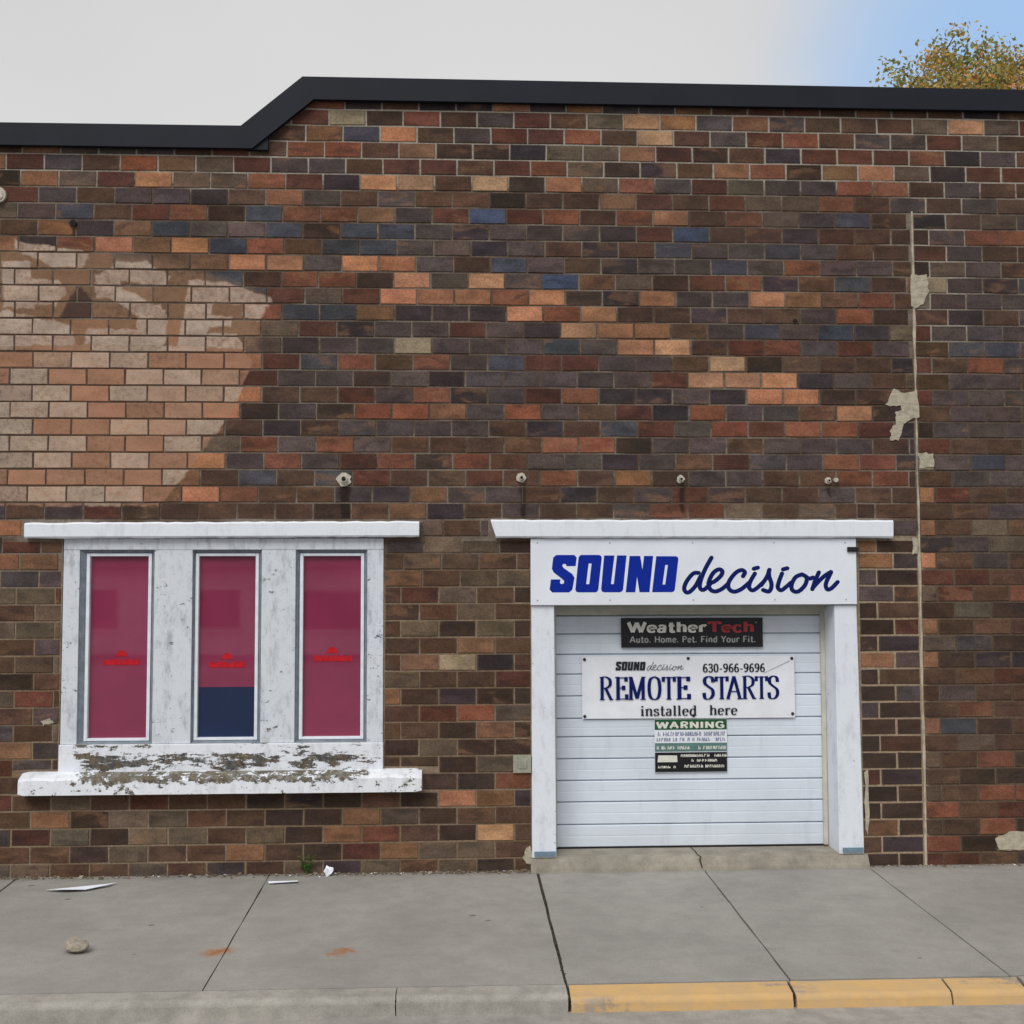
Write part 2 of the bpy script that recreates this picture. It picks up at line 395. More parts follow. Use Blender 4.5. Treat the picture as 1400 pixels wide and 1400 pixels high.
M_STRIP = plain('beige_weather_strip', lin(178, 176, 164, 1.25), .6, .12, 9)
M_FLASH = plain('blue_grey_flashing', lin(108, 128, 144, 1.1), .5, .15, 25)
M_GALV = plain('pale_old_pipe', lin(176, 170, 156, 1.2), .6, .35, 60)
M_RUST = plain('rusty_iron', lin(48, 36, 30), .8, .4, 50)
M_PATCH = plain('mortar_patch', lin(166, 158, 140, 1.22), .9, .22, 22, bump=.004)
M_CAULK = plain('seam_mortar', lin(166, 154, 136, 1.2), .9, .35, 9, bump=.003)
M_COVER = plain('grey_cover_plate', lin(146, 146, 132, 1.15), .6, .2, 20)
M_ROOF = plain('roof_membrane', lin(70, 70, 72), .9, .2, 2)
M_INNER = plain('dark_room', lin(26, 24, 26), .9, .1, 2)

def glass_mat(name, col, var):
    mt = Mat(name, .03, 1.0)
    n = mt.noise(1.4, 4, .6); st = mt.noise(3, 4, .6, v=mt.vscale(.4, 1, 3))
    c = mt.scale(col, mt.remap(n, .3, .7, 1-var, 1+var))
    c = mt.mix(mt.remap(st, .55, .75, 0, .18), c, mt.scale(col, 1.35))
    mt.color(c); mt.b.inputs['Coat Weight'].default_value = 1.0; mt.b.inputs['Coat Roughness'].default_value = .02
    mt.bump(mt.noise(1.1, 1), .01, .25)
    return mt.m
M_FILM = glass_mat('maroon_film_behind_glass', lin(142, 56, 86, 1.0), .10)
M_BLUEPANE = glass_mat('dark_blue_glass', lin(24, 42, 80, 1.0), .2)
M_DECAL = plain('red_decal', lin(180, 28, 38, 1.1), .5, .2, 30, spec=.2)

def concrete_mat(name, base, stains=False, yellow=False, wear=.25):
    mt = Mat(name, .88, .25)
    o = mt.xyz()
    n1 = mt.noise(.9, 3, .6); n2 = mt.noise(7, 4, .7); n3 = mt.noise(120, 2, .7); n4 = mt.noise(2.6, 3, .7, v=mt.vscale(.5, 1.6, 1))
    c = mt.scale(base, mt.remap(n1, .3, .7, .90, 1.09))
    c = mt.scale(c, mt.remap(n2, .3, .7, 1-wear*.5, 1+wear*.5))
    c = mt.scale(c, mt.remap(n3, .3, .7, .90, 1.10))
    c = mt.mix(mt.remap(n4, .56, .74, 0, .30), c, mt.scale(base, .68))
    if yellow:
        yl = mt.mix(mt.remap(n2, .35, .65), lin(206, 168, 112, 1.05), lin(194, 162, 118, 1.05))
        ok = mt.remap(mt.math('ADD', mt.math('MULTIPLY_ADD', n2, .5, n4), mt.math('MULTIPLY', n3, .12)), 1.06, .92)
        c = mt.mix(mt.math('MULTIPLY', ok, .93), c, yl)
    c = mt.mix(mt.remap(mt.noise(15, 4, .8), .70, .76, 0, .5), c, mt.scale(base, .5))
    if stains:
        xw = mt.math('ADD', o[0], mt.math('MULTIPLY_ADD', mt.noise(16, 4), .14, -.07))
        yw = mt.math('ADD', o[1], mt.math('MULTIPLY_ADD', mt.noise(14, 4, v=mt.vscale(1.3, .8, 1)), .22, -.11))
        for (sx, sy, sr) in ((-1.53, -1.87, .11), (-.735, -1.91, .09)):
            q = mt.seg(xw, yw, (sx-.03, sy), (sx+.04, sy+.04), sr*.55, sr*.5)
            c = mt.mix(mt.math('MULTIPLY', q, mt.remap(n2, .3, .6, .35, .95)), c, lin(158, 104, 58))
        for k in range(9):
            sx, sy, sr = RND.uniform(-3.6, 4.6), RND.uniform(-2.4, -.2), RND.uniform(.008, .02)
            q = mt.seg(o[0], o[1], (sx, sy), (sx+sr, sy+sr*.4), sr*.7, sr*.5)
            c = mt.mix(mt.math('MULTIPLY', q, .75), c, lin(66, 62, 58))
        q = mt.remap(mt.math('ADD', o[1], mt.math('MULTIPLY_ADD', mt.noise(5, 4), .2, -.1)), -.16, -.02)
        c = mt.mix(mt.math('MULTIPLY', q, .35), c, lin(112, 106, 98))     # grit swept against the wall
    mt.color(c)
    mt.bump(mt.math('MULTIPLY_ADD', n3, .5, n2), .004, .7)
    return mt.m
CONC = lin(152, 149, 144, 1.0)
M_WALK = concrete_mat('sidewalk_concrete', CONC, stains=True, wear=.12)
M_KERB = concrete_mat('kerb_concrete', lin(158, 154, 147, 1.0), wear=.3)
M_KERBY = concrete_mat('kerb_yellow_paint', lin(150, 140, 126, 1.0), yellow=True, wear=.35)
M_THRESH = concrete_mat('threshold_concrete', lin(146, 140, 128, 1.0), wear=.35)
M_GUTTER = concrete_mat('gutter_concrete', lin(156, 152, 146, 1.0), wear=.3)
M_JOINT = plain('joint_dirt', lin(58, 56, 50), .95, .35, 20)
M_ROAD = plain('asphalt', lin(74, 74, 76), .9, .25, 12, bump=.004)
M_STONE = plain('pale_stone', lin(156, 146, 132, 1.1), .9, .3, 30, bump=.006)
M_PAPER = plain('white_paper', lin(226, 230, 240, 1.2), .7, .05, 20)
M_WEED = plain('weed_green', lin(66, 104, 40, 1.1), .6, .3, 30)
M_CRUMB = plain('wall_foot_litter', lin(112, 98, 82), .9, .5, 40)

# ------------------------------------------------------------------ ground
SLOPE = .027
def gz(y): return SLOPE*y
KY0, KY1, KY2 = -2.53, -2.69, -3.35     # kerb back, kerb front, gutter lip
GUT = -.172
g = MB(); g.box(-400, 400, -400, 500, -.9, -.32); g.build('ground', M_ROAD, kind='structure')
g = MB()
g.hexa([(-60,-16,-.42),(60,-16,-.42),(60,KY2,-.42),(-60,KY2,-.42),(-60,-16,-.16),(60,-16,-.16),(60,KY2,GUT+.012),(-60,KY2,GUT+.012)])
g.build('road', M_ROAD, kind='structure')
g = MB()
g.hexa([(-14,KY2+.003,-.31),(14,KY2+.003,-.31),(14,KY1+.02,-.31),(-14,KY1+.02,-.31),(-14,KY2+.003,GUT+.004),(14,KY2+.003,GUT+.004),(14,KY1+.02,GUT-.006),(-14,KY1+.02,GUT-.006)])
g.build('gutter', M_GUTTER, kind='structure')

# sidewalk: a dirt bed with separate slabs lying on it
g = MB()
g.hexa([(-14,KY0,-.30),(14,KY0,-.30),(14,.05,-.30),(-14,.05,-.30),(-14,KY0,gz(KY0)-.022),(14,KY0,gz(KY0)-.022),(14,.05,-.022),(-14,.05,-.022)])
walk = g.build('sidewalk', M_JOINT, kind='structure')
JX = [-9.4, -7.4, -5.42, -3.425, -1.47, .652, 1.99, 3.328, 5.35, 7.4, 9.4]
for i in range(len(JX)-1):
    ga_ = .016 if i == 4 else .006
    gb_ = .016 if i == 3 else .006
    x0, x1 = JX[i]+(.010 if abs(JX[i]-.652) < .01 else .005), JX[i+1]-(.010 if abs(JX[i+1]-.652) < .01 else .005)
    t = RND.uniform(-.003, .003)
    b = MB(); n = 10
    # slab with slightly wandering long edges
    xs = []
    for k in range(n+1):
        y = KY0+.006 + (-.004-KY0-.006)*k/n
        xs.append((x0+RND.uniform(-.003, .003), x1+RND.uniform(-.003, .003), y, gz(y)+t))
    for k in range(n):
        a, c = xs[k], xs[k+1]
        b.face([(a[0],a[2],a[3]),(a[1],a[2],a[3]),(c[1],c[2],c[3]),(c[0],c[2],c[3])])
        b.face([(a[0],a[2],a[3]-.08),(a[0],a[2],a[3]),(c[0],c[2],c[3]),(c[0],c[2],c[3]-.08)])
        b.face([(c[1],c[2],c[3]-.08),(c[1],c[2],c[3]),(a[1],a[2],a[3]),(a[1],a[2],a[3]-.08)])
    for e, fl in ((xs[0], 1), (xs[-1], -1)):
        q = [(e[0],e[2],e[3]-.08),(e[1],e[2],e[3]-.08),(e[1],e[2],e[3]),(e[0],e[2],e[3])]
        b.face(q if fl > 0 else q[::-1])
    b.build('slab', M_WALK, walk)

# kerb blocks: rounded nose, a dropped and yellow painted run before the garage door
kerb = MB(); kerb.hexa([(-14,KY1+.03,-.31),(14,KY1+.03,-.31),(14,KY0-.004,-.31),(-14,KY0-.004,-.31),(-14,KY1+.03,-.105),(14,KY1+.03,-.105),(14,KY0-.004,-.09),(-14,KY0-.004,-.09)])
kerb_o = kerb.build('kerb', M_JOINT, kind='structure')
def kerb_block(x0, x1, mat, dropz, name='kerb_block'):
    zt = gz(KY0); prof = [(KY0-.004, zt-.002-dropz*.2)]
    for k in range(7):
        a = R(90*k/6); prof.append((KY1+.045-.045*math.sin(a)*1.0, zt-.008-dropz-.045+.045*math.cos(a)))
    prof.append((KY1-.012, GUT-.05))
    b = MB(); n = max(2, int((x1-x0)/.12)); rows = []
    for i in range(n+1):
        x = x0+(x1-x0)*i/n; w = RND.uniform(-.004, .004)
        rows.append([(x+RND.uniform(-.003, .003) if 0 < j else x, y+(w if j > 1 else 0), z+(w*.5 if j else 0)) for j, (y, z) in enumerate(prof)])
    for i in range(n):
        for j in range(len(prof)-1):
            b.face([rows[i][j], rows[i][j+1], rows[i+1][j+1], rows[i+1][j]])
    for rw, fl in ((rows[0], 1), (rows[-1], -1)):
        q = rw + [(rw[0][0], KY0-.004, GUT-.05)]
        b.face(q[::-1] if fl > 0 else q)
    return b.build(name, mat, kerb_o)
for x0, x1 in ((-10,-6.3),(-6.295,-3.5),(-3.495,-.345),(-.34,.648)): kerb_block(x0, x1, M_KERB, 0)
for x0, x1 in ((.668,1.965),(1.985,2.90),(2.915,3.36)): kerb_block(x0, x1, M_KERBY, .02)
for x0, x1 in ((3.375,5.4),(5.41,9.5)): kerb_block(x0, x1, M_KERB, 0)

# ------------------------------------------------------------------ building
bld = empty('brick_building', (0, 0, 0), label='single-storey brown brick commercial building with dark stepped parapet coping', cat='building')
XL, XR = -6.6, 7.6
SLX0, SLX1 = -1.70, -1.22                # sloping step of the parapet
def cop_mid(x):                          # height at which brickwork disappears behind the coping
    if x <= SLX0: return 5.93
    if x >= SLX1: return 6.34
    return 5.93 + (6.34-5.93)*(x-SLX0)/(SLX1-SLX0)
wallm = MB()
WT = .34
# backing: butt-jointed solids around the two openings, front plane (mortar) at Y=0
WX0, WX1, WZ0, WZ1 = -3.13, -.58, .70, 2.72
DX0, DX1, DZ1 = .63, 3.29, 2.72
def pane_wall(x0, x1, z0, z1): wallm.box(x0, x1, 0, WT, z0, z1)
wallm.box(XL, WX0, 0, WT, -.3, 2.72)
wallm.box(WX0, WX1, 0, WT, -.3, WZ0)
wallm.box(WX1, DX0, 0, WT, -.3, 2.72)
wallm.box(DX1, XR, 0, WT, -.3, 2.72)
wallm.box(-4.1, -1.3, 0, WT, 2.72, 5.15, 1)
wallm.box(XL, -4.1, 0, WT, 2.72, 5.15); wallm.box(-1.3, XR, 0, WT, 2.72, 5.15)
wallm.prism([(XL,5.15),(XR,5.15),(XR,6.34),(SLX1,6.34),(SLX0,5.93),(XL,5.93)], 0, WT)
wall = wallm.build('wall', [M_MORTAR, M_MORTAR_G], bld)

ROWS = {-3:(-1.22,"RsbpposOssObrrbbbbpbb"),-2:(-1.35,"ryBrbsrbgtosOsbbbgtgr"),-1:(-1.54,"BOuobsrrRbtbsrRbssrgb"),
 0:(-3.52,"OsssbrbRRbOBBpggOrBbprrrRpsb"),1:(-3.65,"rsbROgrssbrrbrRgBpbORBOogprr"),2:(-3.53,"OgroggRrpttbtBogRsrgssRRbsb"),
 3:(-3.69,"rsbsspbOsbsbbBbbOrbRggRbsbsb"),4:(-3.55,"subrRbuRROsrUrRbRobRgsub"),5:(-3.69,"bOpOussuBuuspsssprUbbprbb"),
 6:(-3.84,"OpRoOouRbuusspsbpbussusbb"),7:(-3.68,"OOOsbOoosoosbusbpssusRssb"),8:(-3.56,"OObbbubRRBogtsUOgBrRpbuB"),
 9:(-3.67,"OObOOOurgroooRoBpossoObRb"),10:(-3.55,"OOObOORuuOpppoRoBBpbbsRB"),11:(-3.41,"OoOoOOgrpssrsptoObsusupg"),
 12:(-3.55,"OOoOobgpssysssusotbrrsrs"),13:(-3.40,"OoOOooruRbRsurrssbtBbbbp"),14:(-3.58,"OoOooOrssBspsssssrtoopsb"),
 15:(-3.40,"OoOoOobbrsRpsrRppspooBbb"),16:(-3.57,"OooOooBsBRROsRsbrpRssboB"),17:(-3.39,"oOooObpbssssbpbursRrRRrp"),
 18:(-3.57,"OoOoOgRsRsbbbbRRBssbsssB"),19:(-3.38,"oOoOosRsrRBRbsspsbrssRRp"),20:(-3.58,"oOOoObuburbbrbRbOBssbbRR"),
 21:(-3.42,"oOoOoRbbspOssbpbsrpbbsbb"),22:(-3.59,"bprBBbbbBbOpbsBbsRRgbgbB")}
RIGHT = {4:"kbgs",5:"BsRR",6:"rsbb",7:"Bgsb",8:"yspu",9:"ysss",10:"bpbs",11:"rsss",12:"buus",13:"rbRs",14:"bssb",15:"rsss",16:"bssb",17:"Bsss",
         18:"rbbs",19:"ysus",20:"bssb",21:"orbb",22:"bbsb",23:"Obgb",24:"psgb",25:"obsb",26:"rrbb",27:"grbR",28:"BgBb",29:"Obbb",30:"gsBs",31:"OBpp",
         32:"bbrr",33:"bsbb",34:"bRbb",35:"OuBb",36:"bgbb",37:"gbRb",38:"bBBB",39:"gbRR",40:"RbrR",41:"bbRB",42:"RByb",43:"rrbp"}
# notable bricks lower down: (course, X) -> tone
SPECIAL = {(24,-.35):'s',(24,-.05):'g',(31,0.0):'y',(35,.35):'O',(34,.2):'R',(39,.05):'o',(41,.42):'t',(38,.55):'R',(42,-.1):'g',(42,.2):'g',(28,-.45):'B',(33,-.4):'B',
           (26,-.45):'O',(30,.3):'O',(32,.2):'B',(27,.1):'g',(29,-.3):'g'}
SEAM = 3.816
def weights(z, x):
    if z > 2.7: return 'bbBssspprrRgOobu'
    if x > 3.8: return 'bbbBBrbgbRgBbbBB'
    if x < -3: return 'bbgssgbOrsgbB'
    return 'bbbbBBBBrgggbOBbbgp'
SEAL = [(-3.44, -.27, .632, .83), (-3.435, -.275, 2.64, 2.81), (.27, 3.60, 2.645, 2.82)]     # sill and lintels set into the brickwork
OPEN = [(WX0-.003, WX1+.003, .70, 2.72), (.612, 3.306, -.4, 2.72)]
def clip_poly(poly, a, b, c):            # keep a*x+b*z<=c
    out = []
    for i in range(len(poly)):
        p, q = poly[i], poly[(i+1) % len(poly)]
        dp, dq = a*p[0]+b*p[1]-c, a*q[0]+b*q[1]-c
        if dp <= 0: out.append(p)
        if (dp < 0 < dq) or (dq < 0 < dp):
            t = dp/(dp-dq); out.append((p[0]+(q[0]-p[0])*t, p[1]+(q[1]-p[1])*t))
    return out
bricks = []                               # (poly, proud, colour, mural)
def brick_colour(ch):
    r_, g_, b_ = PAL[ch]; k = RND.gauss(1, .065)
    return lin(min(255, r_*k*RND.gauss(1, .025)), min(255, g_*k), min(255, b_*k*RND.gauss(1, .03)), KALB)
def add_brick(x0, x1, z0, z1, ch):
    j = .0066 if not (3.3 < x0 < SEAM-.01 and z1 < 2.75) else .0085
    if x1-x0 < .03: return
    rects = [(x0, x1, z0, z1)]
    for ox0, ox1, oz0, oz1 in OPEN+SEAL:
        nxt = []
        for a0, a1, b0, b1 in rects:
            if a1 <= ox0 or a0 >= ox1 or b1 <= oz0 or b0 >= oz1: nxt.append((a0, a1, b0, b1)); continue
            ov = min(b1, oz1)-max(b0, oz0)
            if ov > .62*(b1-b0):
                if a0 < ox0: nxt.append((a0, ox0-.004, b0, b1))
                if a1 > ox1: nxt.append((ox1+.004, a1, b0, b1))
            else:
                if oz0 > b0: nxt.append((a0, a1, b0, oz0))
                else: nxt.append((a0, a1, oz1, b1))
        rects = nxt
    for a0, a1, b0, b1 in rects:
        if a1-a0 < .035 or b1-b0 < .03: continue
        e = lambda: RND.uniform(-.0026, .0026)
        p = [(a0+j+e(), b0+j+e()), (a1-j+e(), b0+j+e()), (a1-j+e(), b1-j+e()), (a0+j+e(), b1-j+e())]
        if b1 > 5.85:
            xm = (a0+a1)/2
            if xm < SLX0: p = clip_poly(p, 0, 1, 5.93)
            else:
                s_ = (6.34-5.93)/(SLX1-SLX0); p = clip_poly(p, -s_, 1, 5.93-s_*SLX0); p = clip_poly(p, 0, 1, 6.34) if p else p
            if len(p) < 3: continue
            ar = abs(sum(p[i][0]*p[(i+1) % len(p)][1]-p[(i+1) % len(p)][0]*p[i][1] for i in range(len(p))))/2
            if ar < .0015: continue
        xm, zm = (a0+a1)/2, (b0+b1)/2
        bricks.append((p, RND.gauss(.0065, .0014), brick_colour(ch), 1 if (-4.1 < xm < -1.3 and 2.75 < zm < 5.15) else (2 if any(abs(xm-q) < .25 and r_-.5 < zm < r_+.1 for q, r_ in STUBS+[(-3.09, 5.3)]) else 0)))
for c in range(-4, 44):
    zt, zb = Z0-(c-1)*BH, max(Z0-c*BH, -.02)
    if c in ROWS: X0, S = ROWS[c]
    else:
        ph = (.55 if c % 2 else .04) if c > 26 else {-4: .47, 23: .66, 24: .16, 25: .62, 26: .12}[c]
        X0, S = (math.floor(XL/BW)+ph)*BW, ''
    if c in ROWS: n0 = math.floor((XL-X0)/BW)
    else: n0 = 0
    lim = SEAM-.006 if c >= 4 else XR
    jit = 0
    k = n0
    while True:
        x0 = X0+k*BW; x1 = x0+BW
        drift = .012*max(0, (x0-1.5)/2.3)
        x0 += drift; x1 += drift
        if x0 >= lim: break
        xc = (x0+x1)/2
        ch = S[k] if 0 <= k < len(S) else RND.choice(weights((zt+zb)/2, xc))
        for (sc, sx), sv in SPECIAL.items():
            if sc == c and x0 <= sx < x1: ch = sv
        a0, a1 = max(x0, XL), min(x1, lim)
        if c >= 22 and a1 > 3.3 and a0 < lim:         # pier between door and seam has its own bond
            if a0 < 3.3: add_brick(a0, min(a1, 3.306), zb, zt, ch)
            k += 1
            if x1 >= lim or True:
                if not (x0 < 3.3 <= x1): continue
                jn = 3.46 if c % 2 == 0 else 3.60
                add_brick(3.306, jn, zb, zt, RND.choice('BbrsOB')); add_brick(jn, lim, zb, zt, RND.choice('bBrpsB'))
            continue
        add_brick(a0, a1, zb, zt, ch); k += 1
    if c >= 4:
        x = SEAM+.014; i = 0; nxt = (3.9637 if c % 2 else 4.110)
        while x < XR:
            st = RIGHT.get(c, ''); ch = st[i] if i < len(st) else RND.choice(weights((zt+zb)/2, x))
            add_brick(x, min(nxt, XR), zb, zt, ch); x = nxt; nxt += BW; i += 1

def brick_geo(p, pr, n0=0):
    """front polygon with a chamfered arris, sides running back into the wall"""
    k = len(p); cx = sum(q[0] for q in p)/k; cz = sum(q[1] for q in p)/k
    ins = []
    for x, z in p:
        dx, dz = cx-x, cz-z
        ins.append((x+math.copysign(min(.0035, abs(dx)), dx), z+math.copysign(min(.0035, abs(dz)), dz)))
    v = [(x, -pr, z) for x, z in ins] + [(x, -pr+.0035, z) for x, z in p] + [(x, .03, z) for x, z in p]
    f = [tuple(n0+i for i in range(k))]
    for a in (0, k):
        for i in range(k):
            j = (i+1) % k
            f.append((n0+a+i, n0+a+k+i, n0+a+k+j, n0+a+j))
    return v, f
def shown(b):
    p, pr = b[0], b[1]
    x = sum(q[0] for q in p)/len(p); z = sum(q[1] for q in p)/len(p)
    if not (-3.75 < x < 4.7 and .02 < z < 6.24): return 0
    ar = abs(sum(p[i][0]*p[(i+1) % len(p)][1]-p[(i+1) % len(p)][0]*p[i][1] for i in range(len(p))))/2
    d = Vector((x, 0, z))-CAM
    return ar/d.dot(fwd)**3
order = sorted(range(len(bricks)), key=lambda i: -shown(bricks[i]))
single = set(order[:300])
def brick_mesh(name, V, F, C, L, MI):
    me = bpy.data.meshes.new(name); me.from_pydata(V, [], F)
    for q in M_BR: me.materials.append(q)
    me.polygons.foreach_set('material_index', MI)
    at = me.color_attributes.new('Col', 'FLOAT_COLOR', 'POINT'); at.data.foreach_set('color', [x for c_ in C for x in c_])
    at = me.attributes.new('Loc', 'FLOAT_VECTOR', 'POINT'); at.data.foreach_set('vector', [x for c_ in L for x in c_])
    me.update(); return me
RV, RF, RC, RL, RM = [], [], [], [], []
for i, (p, pr, col, kind_) in enumerate(bricks):
    cx = sum(q[0] for q in p)/len(p); cz = sum(q[1] for q in p)/len(p); rn = RND.random()
    hx = max(q[0] for q in p)-min(q[0] for q in p); hz_ = max(q[1] for q in p)-min(q[1] for q in p)
    loc = lambda v: [(2*(x-cx)/hx, 2*(z-cz)/hz_, rn) for x, y, z in v]
    if i in single:
        v, f = brick_geo(p, pr)
        me = brick_mesh('brick', [(x-cx, y, z-cz) for x, y, z in v], f, [col]*len(v), loc(v), [kind_]*len(f))
        o = bpy.data.objects.new('brick', me); o.location = (cx, 0, cz); link(o, wall)
    else:
        v, f = brick_geo(p, pr, len(RV)); RV += v; RF += f; RC += [col]*len(v); RL += loc(v); RM += [kind_]*len(f)
link(bpy.data.objects.new('brickwork', brick_mesh('brickwork', RV, RF, RC, RL, RM)), wall, kind='stuff')

# rest of the shell: side and back walls, roof
s = MB()
s.box(XL, XL+.3, WT+.003, 16, -.3, 5.7); s.box(XR-.3, XR, WT+.003, 16, -.3, 6.2); s.box(XL, XR, 16.003, 16.3, -.3, 5.7)
s.build('shell_wall', M_MORTAR, bld)
s = MB(); s.box(XL+.303, XR-.303, WT+.003, 15.997, 5.2, 5.4); s.build('roof', M_ROOF, bld)

# coping: sheet metal cap following the stepped parapet
def band(zlo, zhi, off_lo, off_hi):
    pass
cop_bot = [(XL-.05,5.845),(-1.66,5.845),(-1.165,6.262),(XR+.05,6.262)]
cop_top = [(XL-.05,6.022),(-1.755,6.030),(-1.258,6.450),(XR+.05,6.440)]
c_ = MB()
for i in range(3):
    (x0, b0), (x1, b1) = cop_bot[i], cop_bot[i+1]; (tx0, t0), (tx1, t1) = cop_top[i], cop_top[i+1]
    c_.prism([(x0, b0), (x1, b1), (tx1, t1), (tx0, t0)], -.055, WT+.06)
    # hemmed drip edge
    c_.prism([(x0, b0-.006), (x1, b1-.006), (x1, b1+.022), (x0, b0+.022)], -.066, -.053)
cop = c_.build('coping', M_COPING, bld)
c_ = MB(); c_.prism([(-1.70,5.835),(-1.535,5.835),(-1.535,5.96)], -.045, .02); c_.build('coping_flashing', M_COPING, bld)
for x in (-4.6, 5.4):                              # lapped joints of the sheet lengths
    z0, z1 = (5.84, 6.027) if x < -2 else (6.258, 6.449)
    b = MB(); b.box(x-.04, x+.04, -.0585, WT+.063, z0, z1+.0035); b.build('coping_joint', M_COPING, bld)

# movement seam filled with pale mortar
sm = MB(); zs_ = [5.40]
while zs_[-1] > .02: zs_.append(zs_[-1]-RND.uniform(.06, .16))
for z in zs_:
    w = RND.uniform(.003, .014); xo = SEAM+.004+RND.uniform(-.004, .004); n = len(sm.v)
    sm.v += [(xo-w, .01, z), (xo-w, -.009, z), (xo+w, -.009, z), (xo+w, .01, z)]
    if n:
        for k in range(3): sm.f.append((n+k, n+k+1, n-4+k+1, n-4+k)); sm.mi.append(0)
sm.build('seam_mortar', M_CAULK, bld)

def patch(pts, name='mortar_patch', mat=M_PATCH, th=.011):
    b = MB(); n = []
    for i in range(len(pts)):                             # roughen the outline
        p, q = pts[i], pts[(i+1) % len(pts)]
        for k in range(4):
            t = k/4; n.append((p[0]+(q[0]-p[0])*t+RND.uniform(-.008, .008), p[1]+(q[1]-p[1])*t+RND.uniform(-.008, .008)))
    tri = tessellate_polygon([[Vector((x, z, 0)) for x, z in n]])
    for t in tri:
        q = [(n[i][0], -th-RND.uniform(0, .003), n[i][1]) for i in t]
        nn = (Vector(q[1])-Vector(q[0])).cross(Vector(q[2])-Vector(q[0]))
        b.face(q if nn.y < 0 else q[::-1])
    for i in range(len(n)):
        j = (i+1) % len(n)
        b.face([(n[i][0],-th-.0015,n[i][1]), (n[i][0],.01,n[i][1]), (n[j][0],.01,n[j][1]), (n[j][0],-th-.0015,n[j][1])])
    return b.build(name, mat, bld)
patch([(3.80,4.86),(3.94,4.86),(3.945,4.72),(3.90,4.62),(3.835,4.57),(3.80,4.60)])
patch([(3.63,3.90),(3.72,3.86),(3.83,3.89),(3.845,3.66),(3.76,3.64),(3.70,3.58),(3.665,3.47),(3.60,3.47),(3.595,3.55),(3.655,3.62),(3.64,3.70),(3.70,3.72),(3.69,3.76),(3.56,3.76)])
patch([(3.83,3.37),(3.955,3.36),(3.96,3.25),(3.84,3.24)])
patch([(4.40,.21),(4.55,.27),(4.80,.25),(4.82,.12),(4.60,.11),(4.42,.12)])
patch([(3.76,2.66),(3.80,2.66),(3.805,2.53),(3.765,2.53)])
patch([(3.325,.75),(3.35,.78),(3.365,.45),(3.345,.25),(3.325,.30)])
patch([(-3.27,1.22),(-3.20,1.24),(-3.17,1.20),(-3.26,1.18)])
patch([(.55,.16),(.60,.20),(.615,.06),(.57,.05),(.54,.10)])
b = MB(); b.box(.462, .606, -.03, .01, .775, .915); b.box(.50, .57, -.036, -.029, .81, .88); b.build('cover_plate', M_COVER, bld, bevel=.004)

# pipe stubs of removed lamps above the openings
for k, (x, z) in enumerate(STUBS):
    r0 = (.045, .03, .026, .022)[k]
    b = MB()
    ring = [(x+r0*1.3*math.cos(a)*RND.uniform(.8, 1.15), z+r0*1.3*math.sin(a)*RND.uniform(.8, 1.15)) for a in [2*math.pi*q/14 for q in range(14)]]
    b.prism(ring, -.018, .01)
    b.tube([(x, -.012, z), (x, -.05, z)], r0*.62, 12)
    st = b.build('pipe_stub', M_GALV, bld)
    b = MB(); b.tube([(x, -.046, z), (x, -.0545, z)], r0*.4, 10); b.build('bore', M_DARKGAP, st)
    if k == 3:
        b = MB(); b.tube([(x+.06, .0, z+.004), (x+.06, -.045, z+.004)], .018, 10); b.build('pipe_stub', M_GALV, bld)
b = MB(); b.tube([(-3.70, .0, 5.44), (-3.70, -.03, 5.44)], .065, 20); b.tube([(-3.70, -.029, 5.44), (-3.70, -.038, 5.44)], .045, 20); b.build('vent_cap', M_GALV, bld)
b = MB(); b.tube([(-3.10, .0, 5.215), (-3.10, -.02, 5.215)], .03, 9); b.build('hole_disc', M_DARKGAP, bld)  # black disc on the brick face, a hole's darkness put in as colour
b = MB(); b.tube([(2.814, .0, 4.463), (2.814, -.014, 4.463)], .018, 9); b.build('hole_disc', M_DARKGAP, bld)  # second hole, its dark inside likewise a black disc

# ------------------------------------------------------------------ window
def casing():
    b = MB(); y0, y1 = -.012, .12
    XS = [(-3.122, -2.995), (-2.407, -2.105), (-1.556, -1.285), (-.712, -.582)]
    for a0, a1 in XS: b.box(a0, a1, y0, y1, 1.03, 2.566)
    b.box(-3.122, -.582, y0, y1, 2.568, 2.66)
    return b
win = casing().build('window', M_CASING, bld, bevel=.004)
b = MB(); b.box(-3.128, -.578, -.03, .12, .80, 1.028); b.build('apron_board', M_APRON, win, bevel=.006)
b = MB(); b.box(-3.05, -.65, -.045, .05, 1.0, 1.026)
SI = b
# sill: a worn block with sloping top and softened ends
b = MB(); n = 60; prof0 = [(-.13,.652),(-.13,.765),(-.118,.785),(-.03,.815),(.10,.83),(.10,.652)]
rows = []
for i in range(n+1):
    x = -3.405+(3.405-.268)*i/n; e = min(1, min(x+3.405, -.268-x)/.012); e = max(e, 0)
    w1, w2 = RND.uniform(-.004, .004), RND.uniform(-.006, .004)
    sh = (1-e)*.009
    rows.append([(x, (y+w1 if y < -.1 else y)+(sh if y < -.1 else 0), z+(w2 if j in (1, 2) else 0)+(sh if j == 0 else (-sh if j in (1, 2, 3, 4) else 0))) for j, (y, z) in enumerate(prof0)])
for i in range(n):
    for j in range(len(prof0)):
        k = (j+1) % len(prof0)
        b.face([rows[i][j], rows[i+1][j], rows[i+1][k], rows[i][k]])
b.face(rows[0]); b.face(rows[-1][::-1])
b.build('sill', M_SILL, win)
